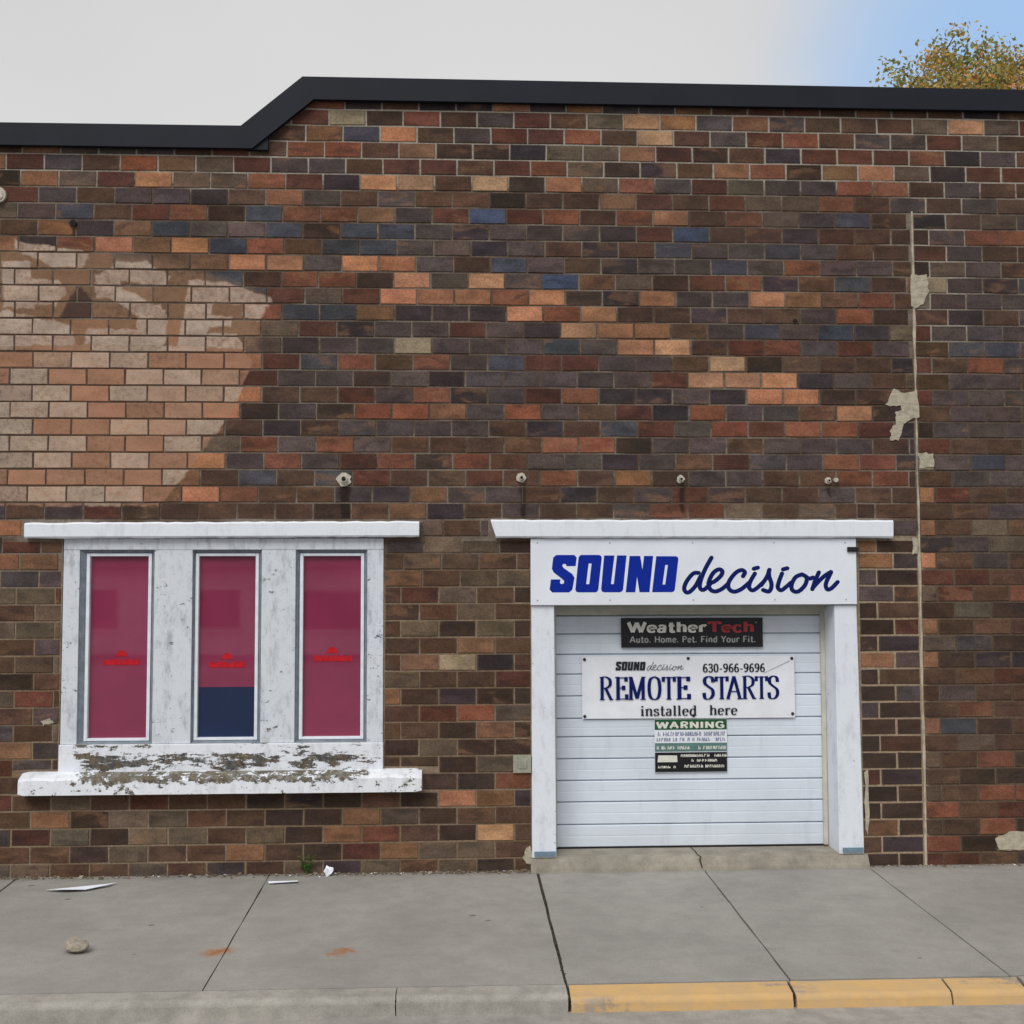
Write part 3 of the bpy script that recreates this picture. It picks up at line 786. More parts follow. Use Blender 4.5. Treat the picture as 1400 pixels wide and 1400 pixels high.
def lintel(pts, name, parent):
    """cast lintel with worn edges: pts = left bottom, right bottom, right top, left top"""
    b = MB(); n = 50; rows = []
    (xa, za), (xb, zb), (xc, zc), (xd, zd) = pts
    for i in range(n+1):
        t = i/n; w = RND.uniform(-.004, .003); w2 = RND.uniform(-.003, .004)
        lo = (xa+(xb-xa)*t, za+(zb-za)*t); hi = (xd+(xc-xd)*t, zd+(zc-zd)*t)
        rows.append([(lo[0],-.062,lo[1]+w2), (lo[0],-.074,lo[1]+.014), (hi[0],-.074,hi[1]-.014+w), (hi[0],-.062,hi[1]+w), (hi[0],.06,hi[1]), (lo[0],.06,lo[1])])
    for i in range(n):
        for j in range(6):
            k = (j+1) % 6; b.face([rows[i][j], rows[i+1][j], rows[i+1][k], rows[i][k]])
    b.face(rows[0]); b.face(rows[-1][::-1])
    return b.build(name, M_LINTEL, parent)
lintel([(-3.415,2.658),(-.294,2.668),(-.294,2.796),(-3.415,2.782)], 'lintel', win)
PANES = [(-2.925,-2.462), (-2.062,-1.610), (-1.229,-.765)]
OPN = [(-2.995,-2.407), (-2.105,-1.556), (-1.285,-.712)]
for i, ((gx0, gx1), (ox0, ox1)) in enumerate(zip(PANES, OPN)):
    z0, z1 = 1.07, 2.518
    # stop bead, a sloped grey frame between casing and sash
    b = MB()
    oc = [(ox0+.002,1.030),(ox1-.002,1.030),(ox1-.002,2.564),(ox0+.002,2.564)]
    ic = [(gx0-.028,z0-.022),(gx1+.028,z0-.022),(gx1+.028,z1+.024),(gx0-.028,z1+.024)]
    for k in range(4):
        j = (k+1) % 4
        b.face([(oc[k][0],-.004,oc[k][1]),(oc[j][0],-.004,oc[j][1]),(ic[j][0],.03,ic[j][1]),(ic[k][0],.03,ic[k][1])])
        b.face([(ic[k][0],.03,ic[k][1]),(ic[j][0],.03,ic[j][1]),(ic[j][0],.07,ic[j][1]),(ic[k][0],.07,ic[k][1])])
    b.build('stop_bead', M_REVEAL, win)
    b = MB(); yf, yb = .022, .075; t = .026; tb = .020
    b.box(gx0-t, gx0, yf, yb, z0-tb, z1+.022); b.box(gx1, gx1+t, yf, yb, z0-tb, z1+.022)
    b.box(gx0+.0005, gx1-.0005, yf, yb, z1, z1+.022); b.box(gx0+.0005, gx1-.0005, yf, yb, z0-tb, z0)
    b.build('sash', M_SASH, win, bevel=.003)
    zs = 1.468 if i == 1 else z0
    b = MB(); b.box(gx0-.012, gx1+.012, .06, .066, zs-(.0 if i == 1 else .012), z1+.012)
    b.build('pane', M_FILM, win)
    if i == 1:
        b = MB(); b.box(gx0-.012, gx1+.012, .0615, .0675, z0-.012, zs-.0005)
        o = b.build('pane', M_BLUEPANE, win); o['label'] = 'dark blue bare lower pane'
    # red decal: a small mark over a short line of blurred lettering
    b = MB(); cx = (gx0+gx1)/2+(.0 if i else .02); zc = 1.66+(.0, -.025, .02)[i]
    b.prism([(cx-.05,zc+.055),(cx+.05,zc+.055),(cx+.028,zc+.10),(cx-.02,zc+.105)], .0575, .0588)
    x = cx-.145
    while x < cx+.145:
        w = RND.uniform(.018, .030); h = RND.uniform(.038, .052)
        b.box(x, x+w-.004, .0575, .0588, zc-.012, zc-.012+h); x += w
    b.box(cx-.142, cx+.142, .0576, .0589, zc-.009, zc+.018)
    b.build('decal', M_DECAL, win)
b = MB(); b.box(-3.1, -.6, .125, .33, .75, 2.7); b.build('room_backing', M_INNER, win)

# ------------------------------------------------------------------ garage doorway
b = MB(); b.box(.80, 3.1, .20, .34, 2.06, 2.6); frame = b.build('door_frame', M_STRIP, bld)
b = MB(); b.hexa([(.612,-.016,.10),(.806,-.016,.10),(.806,.34,.10),(.612,.34,.10),(.612,-.016,2.113),(.797,-.016,2.113),(.797,.34,2.113),(.612,.34,2.113)])
b.build('jamb', M_TRIM, frame, bevel=.006)
b = MB(); b.hexa([(3.103,-.016,.10),(3.308,-.016,.10),(3.308,.34,.10),(3.103,.34,.10),(3.098,-.016,2.109),(3.284,-.016,2.109),(3.284,.34,2.109),(3.098,.34,2.109)])
b.build('jamb', M_TRIM, frame, bevel=.006)
b = MB(); b.box(.8005, .835, .25, .275, .12, 2.058); b.build('weather_strip', M_STRIP, frame)
b = MB(); b.box(3.062, 3.0975, .25, .275, .12, 2.058); b.build('weather_strip', M_STRIP, frame)
b = MB(); b.box(.63, .80, -.030, -.0165, .112, .152); b.build('base_flashing', M_FLASH, frame, bevel=.003)
b = MB(); b.box(3.13, 3.30, -.030, -.0165, .112, .152); b.build('base_flashing', M_FLASH, frame, bevel=.003)
lintel([(.324,2.660),(3.582,2.658),(3.584,2.806),(.283,2.806)], 'lintel', frame)
b = MB(); b.box(3.205, 3.285, -.058, -.033, 2.545, 2.585); b.box(3.26, 3.30, -.05, -.02, 2.55, 2.58); b.build('bracket', M_BLACK, frame, bevel=.003)

b = MB(); b.box(.82, 3.085, .305, .335, .10, 2.09)
gdoor = b.build('garage_door', plain('door_groove', lin(120, 128, 138), .7, .15, 6), bld)
LZ = [.112, .299, .484, .660, .838, 1.018, 1.170, 1.355, 1.536, 1.700, 1.870, 2.022, 2.10]
for i in range(len(LZ)-1):
    z0, z1 = LZ[i]+.0028, LZ[i+1]-.0028
    b = MB(); y = .278+RND.uniform(-.001, .001)
    sect = (i % 3 == 0)
    # embossed slat: flat field with a shallow ridge and rounded lips
    h = z1-z0
    prof = [(.012,z0),(.0,z0+.008),(.0,z0+h*.46),(.0012,z0+h*.48),(.0012,z0+h*.52),(.0,z0+h*.54),(.0,z1-.008),(.012,z1)]
    for j in range(len(prof)-1):
        (ya, za), (yb, zb) = prof[j], prof[j+1]
        b.face([(.838,y+ya,za),(3.075,y+ya,za),(3.075,y+yb,zb),(.838,y+yb,zb)])
    b.face([(.838,y+.012,z1),(3.075,y+.012,z1),(3.075,.304,z1),(.838,.304,z1)])
    b.face([(.838,.304,z0),(3.075,.304,z0),(3.075,y+.012,z0),(.838,y+.012,z0)])
    for xx, fl in ((.838, 1), (3.075, -1)):
        q = [(xx, y+a, z) for a, z in prof]+[(xx, .304, z1), (xx, .304, z0)]
        b.face(q if fl < 0 else q[::-1])
    b.build('panel', M_STRIP if i == len(LZ)-2 else M_DOOR, gdoor)
b = MB(); b.box(.838, 3.075, .268, .30, .100, .113); b.build('bottom_seal', M_DARKGAP, gdoor)

# threshold: raised concrete strip with a worn front
b = MB(); rows = []; n = 40
for i in range(n+1):
    x = .60+(3.335-.60)*i/n; e = RND.uniform(-.005, .005)
    rows.append([(x,.34,.108),(x,.02,.104),(x,-.015+e,.094),(x,-.035+e,.07),(x,-.062+e,.02),(x,-.075+e,-.03)])
for i in range(n):
    if abs((rows[i][0][0]+rows[i+1][0][0])/2-1.955) < .02: pass
    for j in range(5): b.face([rows[i][j+1], rows[i+1][j+1], rows[i+1][j], rows[i][j]])
b.face(rows[0][::-1]); b.face(rows[-1])
b.build('threshold', M_THRESH, bld, smooth=False)
b = MB()
zig = [(1.945,.26,.1085),(1.953,.12,.1065),(1.949,.02,.1055),(1.968,-.018,.0965),(1.960,-.04,.068),(1.972,-.066,.02)]
for k in range(len(zig)-1):
    p, q = zig[k], zig[k+1]; w = .006
    b.face([(p[0]-w,p[1]-.002,p[2]+.001),(q[0]-w,q[1]-.002,q[2]+.001),(q[0]+w,q[1]-.002,q[2]+.001),(p[0]+w,p[1]-.002,p[2]+.001)])
b.build('threshold_crack', M_JOINT, bld)

# ------------------------------------------------------------------ lettering tools
class Ink:
    """flat vinyl shapes in sign coordinates (x right, z up, metres), each shape a hair thicker than the last"""
    def __init__(s, ox, oz, y): s.ox, s.oz, s.y, s.b, s.k = ox, oz, y, MB(), 0
    def poly(s, outer, holes=()):
        s.k += 1; y = s.y-.0012-.00006*(s.k % 12)
        loops = [outer]+list(holes)
        flat = [p for l in loops for p in l]
        for t in tessellate_polygon([[Vector((x, z, 0)) for x, z in l] for l in loops]):
            q = [(s.ox+flat[i][0], y, s.oz+flat[i][1]) for i in t]
            n = (Vector(q[1])-Vector(q[0])).cross(Vector(q[2])-Vector(q[0]))
            s.b.face(q if n.y < 0 else q[::-1])
        for l in loops:
            for i in range(len(l)):
                a, c = l[i], l[(i+1) % len(l)]
                s.b.face([(s.ox+a[0],y,s.oz+a[1]),(s.ox+a[0],s.y,s.oz+a[1]),(s.ox+c[0],s.y,s.oz+c[1]),(s.ox+c[0],y,s.oz+c[1])])
    def stroke(s, pts, a, bb, rnd=False):
        """broad pen: half widths a (across) and bb (up)"""
        L, Rr = [], []
        n = len(pts)
        for i in range(n):
            p0, p1 = pts[max(0, i-1)], pts[min(n-1, i+1)]
            tx, tz = p1[0]-p0[0], p1[1]-p0[1]; l = math.hypot(tx, tz) or 1; nx, nz = -tz/l, tx/l
            w = math.sqrt((a*nx)**2+(bb*nz)**2)
            L.append((pts[i][0]+nx*w, pts[i][1]+nz*w)); Rr.append((pts[i][0]-nx*w, pts[i][1]-nz*w))
        s.k += 1; y = s.y-.0012-.00006*(s.k % 12)
        for i in range(n-1):
            s.b.face([(s.ox+q[0], y, s.oz+q[1]) for q in (L[i], Rr[i], Rr[i+1], L[i+1])])
        if rnd:
            for c in (pts[0], pts[-1]):
                s.k += 1; y = s.y-.0012-.00006*(s.k % 12)
                s.b.face([(s.ox+c[0]+a*math.cos(t), y, s.oz+c[1]+bb*math.sin(t)) for t in [2*math.pi*k/14 for k in range(14)]])
    def build(s, mat, parent, name='lettering'): return s.b.build(name, mat, parent)

def spline(pts, n=8):
    out = []
    for i in range(len(pts)-1):
        p0, p1, p2, p3 = pts[max(0, i-1)], pts[i], pts[i+1], pts[min(len(pts)-1, i+2)]
        for k in range(n):
            t = k/n
            out.append(tuple(.5*((2*p1[d])+(-p0[d]+p2[d])*t+(2*p0[d]-5*p1[d]+4*p2[d]-p3[d])*t*t+(-p0[d]+3*p1[d]-3*p2[d]+p3[d])*t**3) for d in (0, 1)))
    out.append(pts[-1]); return out
def C(*p): return ('c', list(p))
def Ln(*p): return ('l', list(p))
def Sf(*p): return ('s', list(p))          # serif, only for the serif face
GL = {  # width, strokes
 'R': (.72, [Ln((.14,0),(.14,1)), C((.14,1),(.36,1),(.57,.88),(.57,.64),(.36,.52),(.14,.52)), Ln((.33,.52),(.64,0)), Sf((.0,.012),(.28,.012)), Sf((0,.988),(.2,.988)), Sf((.56,.012),(.76,.012))]),
 'E': (.62, [Ln((.14,0),(.14,1)), Ln((.1,.965),(.54,.965)), Ln((.1,.52),(.42,.52)), Ln((.1,.035),(.56,.035)), Sf((0,.012),(.2,.012)), Sf((0,.988),(.2,.988)), Ln((.54,1),(.54,.80)), Ln((.42,.42),(.42,.62)), Ln((.57,0),(.57,.24))]),
 'M': (.94, [Ln((.13,0),(.13,1)), Ln((.13,1),(.46,.05)), Ln((.46,.05),(.80,1)), Ln((.80,0),(.80,1)), Sf((0,.012),(.27,.012)), Sf((0,.988),(.15,.988)), Sf((.64,.012),(.94,.012)), Sf((.78,.988),(.94,.988))]),
 'O': (.78, [C((.38,1),(.16,.88),(.09,.5),(.16,.12),(.38,0),(.60,.12),(.67,.5),(.60,.88),(.38,1))]),
 'T': (.66, [Ln((.32,0),(.32,1)), Ln((.0,.965),(.64,.965)), Sf((.18,.012),(.46,.012)), Ln((.02,1),(.02,.78)), Ln((.62,1),(.62,.78))]),
 'S': (.60, [C((.50,.74),(.46,.93),(.28,1),(.10,.90),(.10,.70),(.28,.55),(.46,.42),(.50,.22),(.40,.06),(.24,0),(.09,.06),(.05,.28))]),
 'A': (.76, [Ln((.02,0),(.37,1)), Ln((.37,1),(.70,0)), Ln((.16,.33),(.56,.33)), Sf((-.06,.012),(.14,.012)), Sf((.54,.012),(.84,.012))]),
 'W': (1.05, [Ln((.04,1),(.28,0)), Ln((.28,0),(.52,.95)), Ln((.52,.95),(.76,0)), Ln((.76,0),(1.0,1))]),
 'N': (.78, [Ln((.10,0),(.10,1)), Ln((.10,1),(.66,0)), Ln((.66,0),(.66,1))]),
 'I': (.28, [Ln((.13,0),(.13,1))]),
 'G': (.80, [C((.66,.80),(.50,.98),(.28,.96),(.11,.74),(.10,.3),(.28,.04),(.50,.02),(.66,.16)), Ln((.66,.05),(.66,.45)), Ln((.42,.45),(.70,.45))]),
 'H': (.76, [Ln((.1,0),(.1,1)), Ln((.64,0),(.64,1)), Ln((.1,.52),(.64,.52))]),
 'P': (.64, [Ln((.1,0),(.1,1)), C((.1,.97),(.4,.97),(.54,.76),(.4,.52),(.1,.5))]),
 'F': (.58, [Ln((.1,0),(.1,1)), Ln((.1,.95),(.54,.95)), Ln((.1,.52),(.46,.52))]),
 'Y': (.66, [Ln((.02,1),(.32,.48)), Ln((.62,1),(.32,.48)), Ln((.32,.5),(.32,0))]),
 'i': (.30, [Ln((.13,0),(.13,.66)), Ln((.13,.84),(.13,.99)), Sf((0,.012),(.28,.012)), Sf((0,.65),(.13,.65))]),
 'n': (.60, [Ln((.12,0),(.12,.66)), C((.12,.50),(.24,.66),(.40,.66),(.47,.5),(.47,0)), Sf((0,.012),(.25,.012)), Sf((.35,.012),(.6,.012)), Sf((0,.65),(.12,.65))]),
 's': (.46, [C((.37,.50),(.32,.64),(.20,.66),(.09,.58),(.09,.45),(.22,.36),(.37,.26),(.38,.10),(.24,0),(.10,.03),(.05,.17))]),
 't': (.40, [C((.17,.95),(.17,.3),(.18,.06),(.28,0),(.38,.07)), Ln((.02,.64),(.36,.64))]),
 'a': (.52, [C((.07,.54),(.18,.66),(.33,.64),(.38,.50),(.38,.1),(.46,.02)), C((.38,.36),(.20,.36),(.07,.26),(.08,.06),(.22,0),(.38,.12))]),
 'l': (.30, [Ln((.13,0),(.13,1)), Sf((0,.012),(.28,.012)), Sf((0,.985),(.13,.985))]),
 'e': (.52, [C((.08,.36),(.43,.38),(.40,.58),(.26,.66),(.11,.56),(.07,.32),(.12,.08),(.27,0),(.43,.10))]),
 'd': (.60, [Ln((.45,0),(.45,1)), C((.45,.52),(.34,.65),(.18,.62),(.08,.42),(.09,.16),(.20,0),(.34,.02),(.45,.14)), Sf((.32,.985),(.45,.985)), Sf((.45,.012),(.58,.012))]),
 'h': (.60, [Ln((.12,0),(.12,1)), C((.12,.50),(.24,.66),(.40,.66),(.47,.5),(.47,0)), Sf((0,.012),(.25,.012)), Sf((.35,.012),(.6,.012)), Sf((0,.985),(.12,.985))]),
 'r': (.44, [Ln((.12,0),(.12,.66)), C((.12,.44),(.22,.63),(.34,.67),(.40,.56)), Sf((0,.012),(.26,.012)), Sf((0,.65),(.12,.65))]),
 'c': (.50, [C((.43,.52),(.33,.66),(.18,.63),(.08,.44),(.09,.18),(.22,0),(.36,.02),(.44,.14))]),
 'o': (.58, [C((.28,.66),(.13,.58),(.07,.33),(.13,.08),(.28,0),(.43,.08),(.49,.33),(.43,.58),(.28,.66))]),
 'u': (.60, [C((.12,.66),(.12,.16),(.24,0),(.38,.03),(.47,.18)), Ln((.47,0),(.47,.66))]),
 'm': (.88, [Ln((.1,0),(.1,.66)), C((.1,.48),(.22,.66),(.36,.64),(.41,.46),(.41,0)), C((.41,.48),(.53,.66),(.67,.64),(.72,.46),(.72,0))]),
 '.': (.26, [Ln((.10,0),(.10,.13))]), '-': (.42, [Ln((.06,.36),(.36,.36))]), ' ': (.36, []),
 '6': (.58, [C((.46,.90),(.34,1),(.18,.86),(.08,.5),(.11,.14),(.27,0),(.44,.08),(.49,.30),(.40,.52),(.24,.56),(.10,.40))]),
 '9': (.58, [C((.10,.10),(.22,0),(.38,.14),(.48,.5),(.45,.86),(.29,1),(.12,.92),(.07,.70),(.16,.48),(.32,.44),(.46,.60))]),
 '0': (.58, [C((.28,1),(.12,.86),(.07,.5),(.12,.14),(.28,0),(.44,.14),(.49,.5),(.44,.86),(.28,1))]),
 '3': (.56, [C((.06,.80),(.16,.98),(.36,.98),(.44,.78),(.36,.58),(.20,.53),(.38,.48),(.48,.28),(.38,.04),(.18,0),(.05,.16))])}
def write(ink, text, x, z, h, wx, a, b, serif=False, gap=.08, fit=None):
    """text with cap height h, horizontal scale wx; pen half widths a,b in cap heights; fit = total width"""
    tot = sum(GL[c][0]+gap for c in text)-gap
    if fit: wx = fit/(tot*h)
    cx = 0
    for c in text:
        w, st = GL[c]
        for kind, pts in st:
            if kind == 's' and not serif: continue
            q = spline(pts, 5) if kind == 'c' else pts
            q = [(x+(cx+px)*h*wx, z+pz*h) for px, pz in q]
            ink.stroke(q, a*h*(wx if kind != 's' else 1), b*h)
        cx += w+gap
    return cx*h*wx

SOUND = [([(140,95),(310,95),(332,120),(322,200),(235,200),(232,182),(205,178),(195,195),(205,215),(290,275),(310,310),(290,420),(260,447),(100,447),(75,420),(88,325),(178,325),(172,360),(190,370),(210,360),(212,340),(200,325),(115,260),(97,225),(110,120)], []),
 ([(375,95),(545,95),(562,103),(570,122),(535,420),(526,438),(510,447),(345,447),(325,439),(318,420),(350,122),(358,105)], [[(445,175),(473,175),(450,370),(420,370)]]),
 ([(592,100),(690,100),(655,370),(682,370),(715,100),(805,100),(770,420),(760,438),(740,447),(590,447),(570,439),(562,420)], []),
 ([(835,105),(935,105),(955,235),(972,105),(1058,105),(1020,447),(925,447),(903,300),(885,447),(795,447)], []),
 ([(1088,108),(1275,108),(1292,116),(1298,135),(1262,420),(1254,438),(1235,447),(1045,447)], [[(1172,190),(1198,190),(1170,375),(1145,375)]])]
DEC = [[(192,222),(150,226),(102,278),(76,335),(86,370),(116,372),(165,325),(205,252)], [(295,102),(240,200),(202,300),(206,348),(236,352),(280,312)],
 [(268,305),(315,290),(368,245),(380,210),(352,194),(305,226),(272,295),(280,348),(320,368),(372,350),(425,308)],
 [(545,248),(560,218),(532,200),(482,226),(432,292),(430,344),(470,370),(530,350),(592,300)],
 [(640,228),(604,288),(592,335),(615,360),(650,346),(702,300)], [(632,190),(664,181)], [(690,318),(735,255),(757,198)], [(752,205),(754,250),(772,318),(752,368),(704,358)],
 [(857,228),(832,290),(822,338),(848,360),(890,332),(928,300)], [(866,195),(900,186)],
 [(1016,235),(964,258),(932,318),(940,362),(984,370),(1038,322),(1054,262),(1018,235)], [(1045,252),(1075,268),(1105,260)],
 [(1152,220),(1120,290),(1098,352)], [(1104,340),(1140,300),(1195,250),(1250,216)], [(1250,220),(1208,306),(1216,352),(1250,346),(1302,296)]]
def logo(ink_a, ink_b, x, z, k, wpen=17.5):
    """block word and script word; x,z = sign position of the block word's left top, k = metres per photo-zoom unit"""
    for outer, holes in SOUND:
        f = lambda l: [(x+(p-75)*k, z-(q-95)*k) for p, q in l]
        ink_a.poly(f(outer), [f(h) for h in holes])
    for st in DEC:
        s_ = 7/5.833
        q = [(x+((p*s_+1260)-75)*k, z-((qz*s_)-95)*k) for p, qz in st]
        ink_b.stroke(spline(q, 7), wpen*s_*k, wpen*s_*k*.92, True)

# ------------------------------------------------------------------ signs
# header sign over the garage door
hs = MB(); hs.box(.606, 3.281, -.040, -.017, 2.116, 2.655)
head = hs.build('shop_sign', M_SIGN, bevel=.004, label='long white fascia sign with blue shop name above the garage door', cat='sign')
i1, i2 = Ink(0, 0, -.040), Ink(0, 0, -.040)
logo(i1, i2, .61+(740+75/7-726)/166.1, 2.652-(745+95/7-737)/166.1, 1/(7*166.1))
i1.build(M_BLUE, head); i2.build(M_NAVY, head)
b = MB()
for x in (.66, 1.25, 1.93, 2.6, 3.19):
    for z in (2.155, 2.62): b = MB(); b.tube([(x, -.0395, z), (x, -.0425, z)], .006, 8); b.build('screw', M_GREYINK, head)

# black advertising board on the door
PXM = 162.0
b = MB(); b.box(1.379, 2.572, .250, .268, 1.757, 2.002)
ad = b.build('advert_board', M_BLACK, bevel=.003, label='black board with white and red lettering at the top of the garage door', cat='sign')
I = Ink(1.379, 1.757, .250); write(I, 'Weather', .055, .128, .082, 1, .11, .085, fit=.66); I.build(M_OFFWHITE, ad)
I = Ink(1.379, 1.757, .250); write(I, 'Tech', .735, .128, .082, 1, .11, .085, fit=.385)
I.build(M_REDINK, ad)
I = Ink(1.379, 1.757, .250); write(I, 'Auto. Home. Pet. Find Your Fit.', .072, .042, .050, 1, .085, .075, fit=1.06)
I.stroke([(1.13,.205),(1.142,.205)], .004, .004); I.build(M_GREYINK, ad)

# vinyl banner with eyelets
b = MB(); nx, nz = 36, 10; BX0, BX1, BZ0, BZ1 = 1.050, 2.836, 1.170, 1.684
def bann(i, j):
    u, v = i/nx, j/nz; x = BX0+(BX1-BX0)*u; z = BZ0+(BZ1-BZ0)*v-.012*u*(1-v)*.2
    sag = .004*math.sin(u*9)*math.sin(v*5+u*3)+.004*math.sin(u*3.1+v*2)
    return (x, .258+sag*.5, z)
for i in range(nx):
    for j in range(nz): b.face([bann(i, j), bann(i+1, j), bann(i+1, j+1), bann(i, j+1)])
for i in range(nx):
    for j in (0, nz):
        p, q = bann(i, j), bann(i+1, j)
        b.face([p, (p[0], .266, p[2]), (q[0], .266, q[2]), q])
ban = b.build('vinyl_banner', M_BANNER, smooth=True, label='white vinyl banner with large navy serif lettering pinned across the garage door', cat='banner')
YB = .2535
def S5(px, py): return ((px/5+805-796)/PXM, (BZ1-BZ0)-((py/5+895-897)/PXM))
I = Ink(BX0, BZ0, YB)
for ch, xa, xb in (('R',72,160),('E',178,262),('M',268,384),('O',396,494),('T',502,584),('E',592,686),('S',774,856),('T',862,944),('A',940,1034),('R',1042,1132),('T',1136,1214),('S',1218,1296)):
    if xa == 774: I.build(M_NAVY, ban); I = Ink(BX0, BZ0, YB)
    x, z = S5(xa, 300); w = (xb-xa)/5/PXM; h = 152/5/PXM
    write(I, ch, x, z, h, 1, .090, .022, serif=True, fit=w*(GL[ch][0]/(GL[ch][0])))
I.build(M_NAVY, ban)
I = Ink(BX0, BZ0, YB)
x, z = S5(350, 408); write(I, 'installed', x, z, 66/5/PXM, 1, .085, .035, serif=True, fit=380/5/PXM)
I.build(M_BLACKINK, ban); I = Ink(BX0, BZ0, YB)
x, z = S5(818, 405); write(I, 'here', x, z, 64/5/PXM, 1, .085, .035, serif=True, fit=188/5/PXM)
I.build(M_BLACKINK, ban); I = Ink(BX0, BZ0, YB)
x, z = S5(775, 118); write(I, '630-966-9696', x, z, 54/5/PXM, 1, .095, .055, fit=424/5/PXM)
I.build(M_BLACKINK, ban); I = Ink(BX0, BZ0, YB)
x, z = S5(180, 45); logo(I, I, x, z, 206/1223/5/PXM, 9)
I.build(M_BLACKINK, ban)
b = MB()
for ex, ez in ((.02,.49),(.89,.495),(1.765,.49),(.02,.02),(.93,.02),(1.765,.03)):
    b = MB(); b.tube([(BX0+ex, .2565, BZ0+ez), (BX0+ex, .2515, BZ0+ez)], .013, 12); b.build('eyelet', M_RUST, ban)
b = MB(); p0, p1 = S5(1190, 130), S5(1370, 48)
b.face([(BX0+p0[0],.2536,BZ0+p0[1]),(BX0+p1[0],.2536,BZ0+p1[1]),(BX0+p1[0],.2536,BZ0+p1[1]+.006),(BX0+p0[0],.2536,BZ0+p0[1]+.004)])
b.build('crease_shade', M_GREYINK, ban)  # grey strip laid on the vinyl, the fold's shade line as colour

# warning sign below the banner: green head, pale text block, grey-green band, dark foot
b = MB(); b.box(1.652, 2.260, .262, .272, .722, 1.163)
wsign = b.build('warning_sign', M_BANNER, bevel=.002, label='small green and dark warning sign below the white banner on the garage door', cat='sign')
def plate(x0, x1, z0, z1, mat, name):
    q = MB(); q.box(1.652+x0, 1.652+x1, .2605, .2618, .722+z0, .722+z1); return q.build(name, mat, wsign)
plate(.002, .606, .352, .439, M_GREEN, 'green_header'); plate(.002, .606, .172, .243, M_TEAL, 'text_band'); plate(.002, .606, .004, .166, M_BLACK, 'dark_footer')
I = Ink(1.652, .722, .2605); write(I, 'WARNING', .018, .366, .050, 1, .12, .10, fit=.57, gap=.16); I.build(M_OFFWHITE, wsign)
def blur(ink, x0, x1, z, h):               # a line of lettering too blurred to read
    x = x0
    while x < x1:
        w = RND.uniform(.010, .019)
        if RND.random() < .84:
            t = RND.random()
            ink.stroke([(x, z), (x+w*.15, z+h)], .0032, .003)
            if t < .6: ink.stroke([(x, z+h*RND.choice((.1, .5, .9))), (x+w*.8, z+h*RND.choice((.1, .5, .9)))], .003, .003)
            if t > .3: ink.stroke([(x+w*.8, z), (x+w*.8, z+h*RND.uniform(.6, 1))], .003, .003)
        x += w+.006
I = Ink(1.652, .722, .262); blur(I, .03, .585, .300, .036); blur(I, .02, .590, .256, .030); I.build(M_LILAC, wsign)
I = Ink(1.652, .722, .2605); blur(I, .02, .59, .190, .028); I.build(M_OFFWHITE, wsign)
I = Ink(1.652, .722, .2605)
blur(I, .22, .59, .128, .022); blur(I, .31, .52, .088, .022); blur(I, .25, .57, .040, .024); I.build(M_OFFWHITE, wsign)
I = Ink(1.652, .722, .2605); blur(I, .03, .17, .036, .02)
I.poly([(.022,.086),(.19,.086),(.186,.14),(.03,.142)]); I.build(M_OFFWHITE, wsign)

# ------------------------------------------------------------------ loose things on the pavement
def rock(name, x, y, sx, sy, sz, mat, seed, **k):
    rr = random.Random(seed); bm = bmesh.new(); bmesh.ops.create_icosphere(bm, subdivisions=3, radius=1)
    ax = [(Vector((rr.gauss(0, 1), rr.gauss(0, 1), rr.gauss(0, 1))).normalized(), rr.uniform(.55, .88)) for _ in range(11)]
    for v in bm.verts:
        for a, d in ax:
            t = v.co.dot(a)
            if t > d: v.co -= a*(t-d)*.85
        v.co *= 1+rr.uniform(-.02, .02)
        v.co = Vector((v.co.x*sx, v.co.y*sy, v.co.z*sz+sz*.80))
    me = bpy.data.meshes.new(name); bm.to_mesh(me); bm.free(); me.materials.append(mat)
    o = bpy.data.objects.new(name, me); o.location = (x, y, gz(y)); o.rotation_euler = (0, .12, rr.uniform(0, 3)); return link(o, **k)
rock('stone', -2.42, -1.80, .105, .075, .052, M_STONE, 9, label='pale loose stone lying on the sidewalk below the window', cat='stone')
def paper(pts, label, lift=.006):
    b = MB(); tri = tessellate_polygon([[Vector((x, y, 0)) for x, y in pts]])
    hts = [RND.uniform(0, .02) for _ in pts]
    for t in tri:
        q = [(pts[i][0], pts[i][1], gz(pts[i][1])+lift+hts[i]) for i in t]
        n = (Vector(q[1])-Vector(q[0])).cross(Vector(q[2])-Vector(q[0]))
        if n.z < 0: q = q[::-1]
        b.face(q); b.face([(x, y, z-.002) for x, y, z in q][::-1])
    return b.build('paper_scrap', M_PAPER, label=label, cat='litter', group='paper scraps on the sidewalk')
paper([(-3.08,-.42),(-2.86,-.34),(-2.68,-.30),(-2.60,-.22),(-2.64,-.32),(-2.78,-.43),(-2.92,-.46)], 'long torn white paper scrap, nearest the left edge of the sidewalk')
paper([(-1.44,-.27),(-1.22,-.24),(-1.21,-.29),(-1.43,-.31)], 'flat thin white paper scrap beside the sidewalk joint under the window')
def crumple(x, y):
    bm = bmesh.new(); bmesh.ops.create_icosphere(bm, subdivisions=2, radius=.035); rr = random.Random(3)
    for v in bm.verts: v.co *= rr.uniform(.55, 1.25); v.co.z *= 1.15
    me = bpy.data.meshes.new('paper_scrap'); bm.to_mesh(me); bm.free(); me.materials.append(M_PAPER)
    o = bpy.data.objects.new('paper_scrap', me); o.location = (x, y, gz(y)+.034)
    link(o, label='small crumpled white paper ball against the foot of the wall', cat='litter', group='paper scraps on the sidewalk')
crumple(-1.0, -.07)

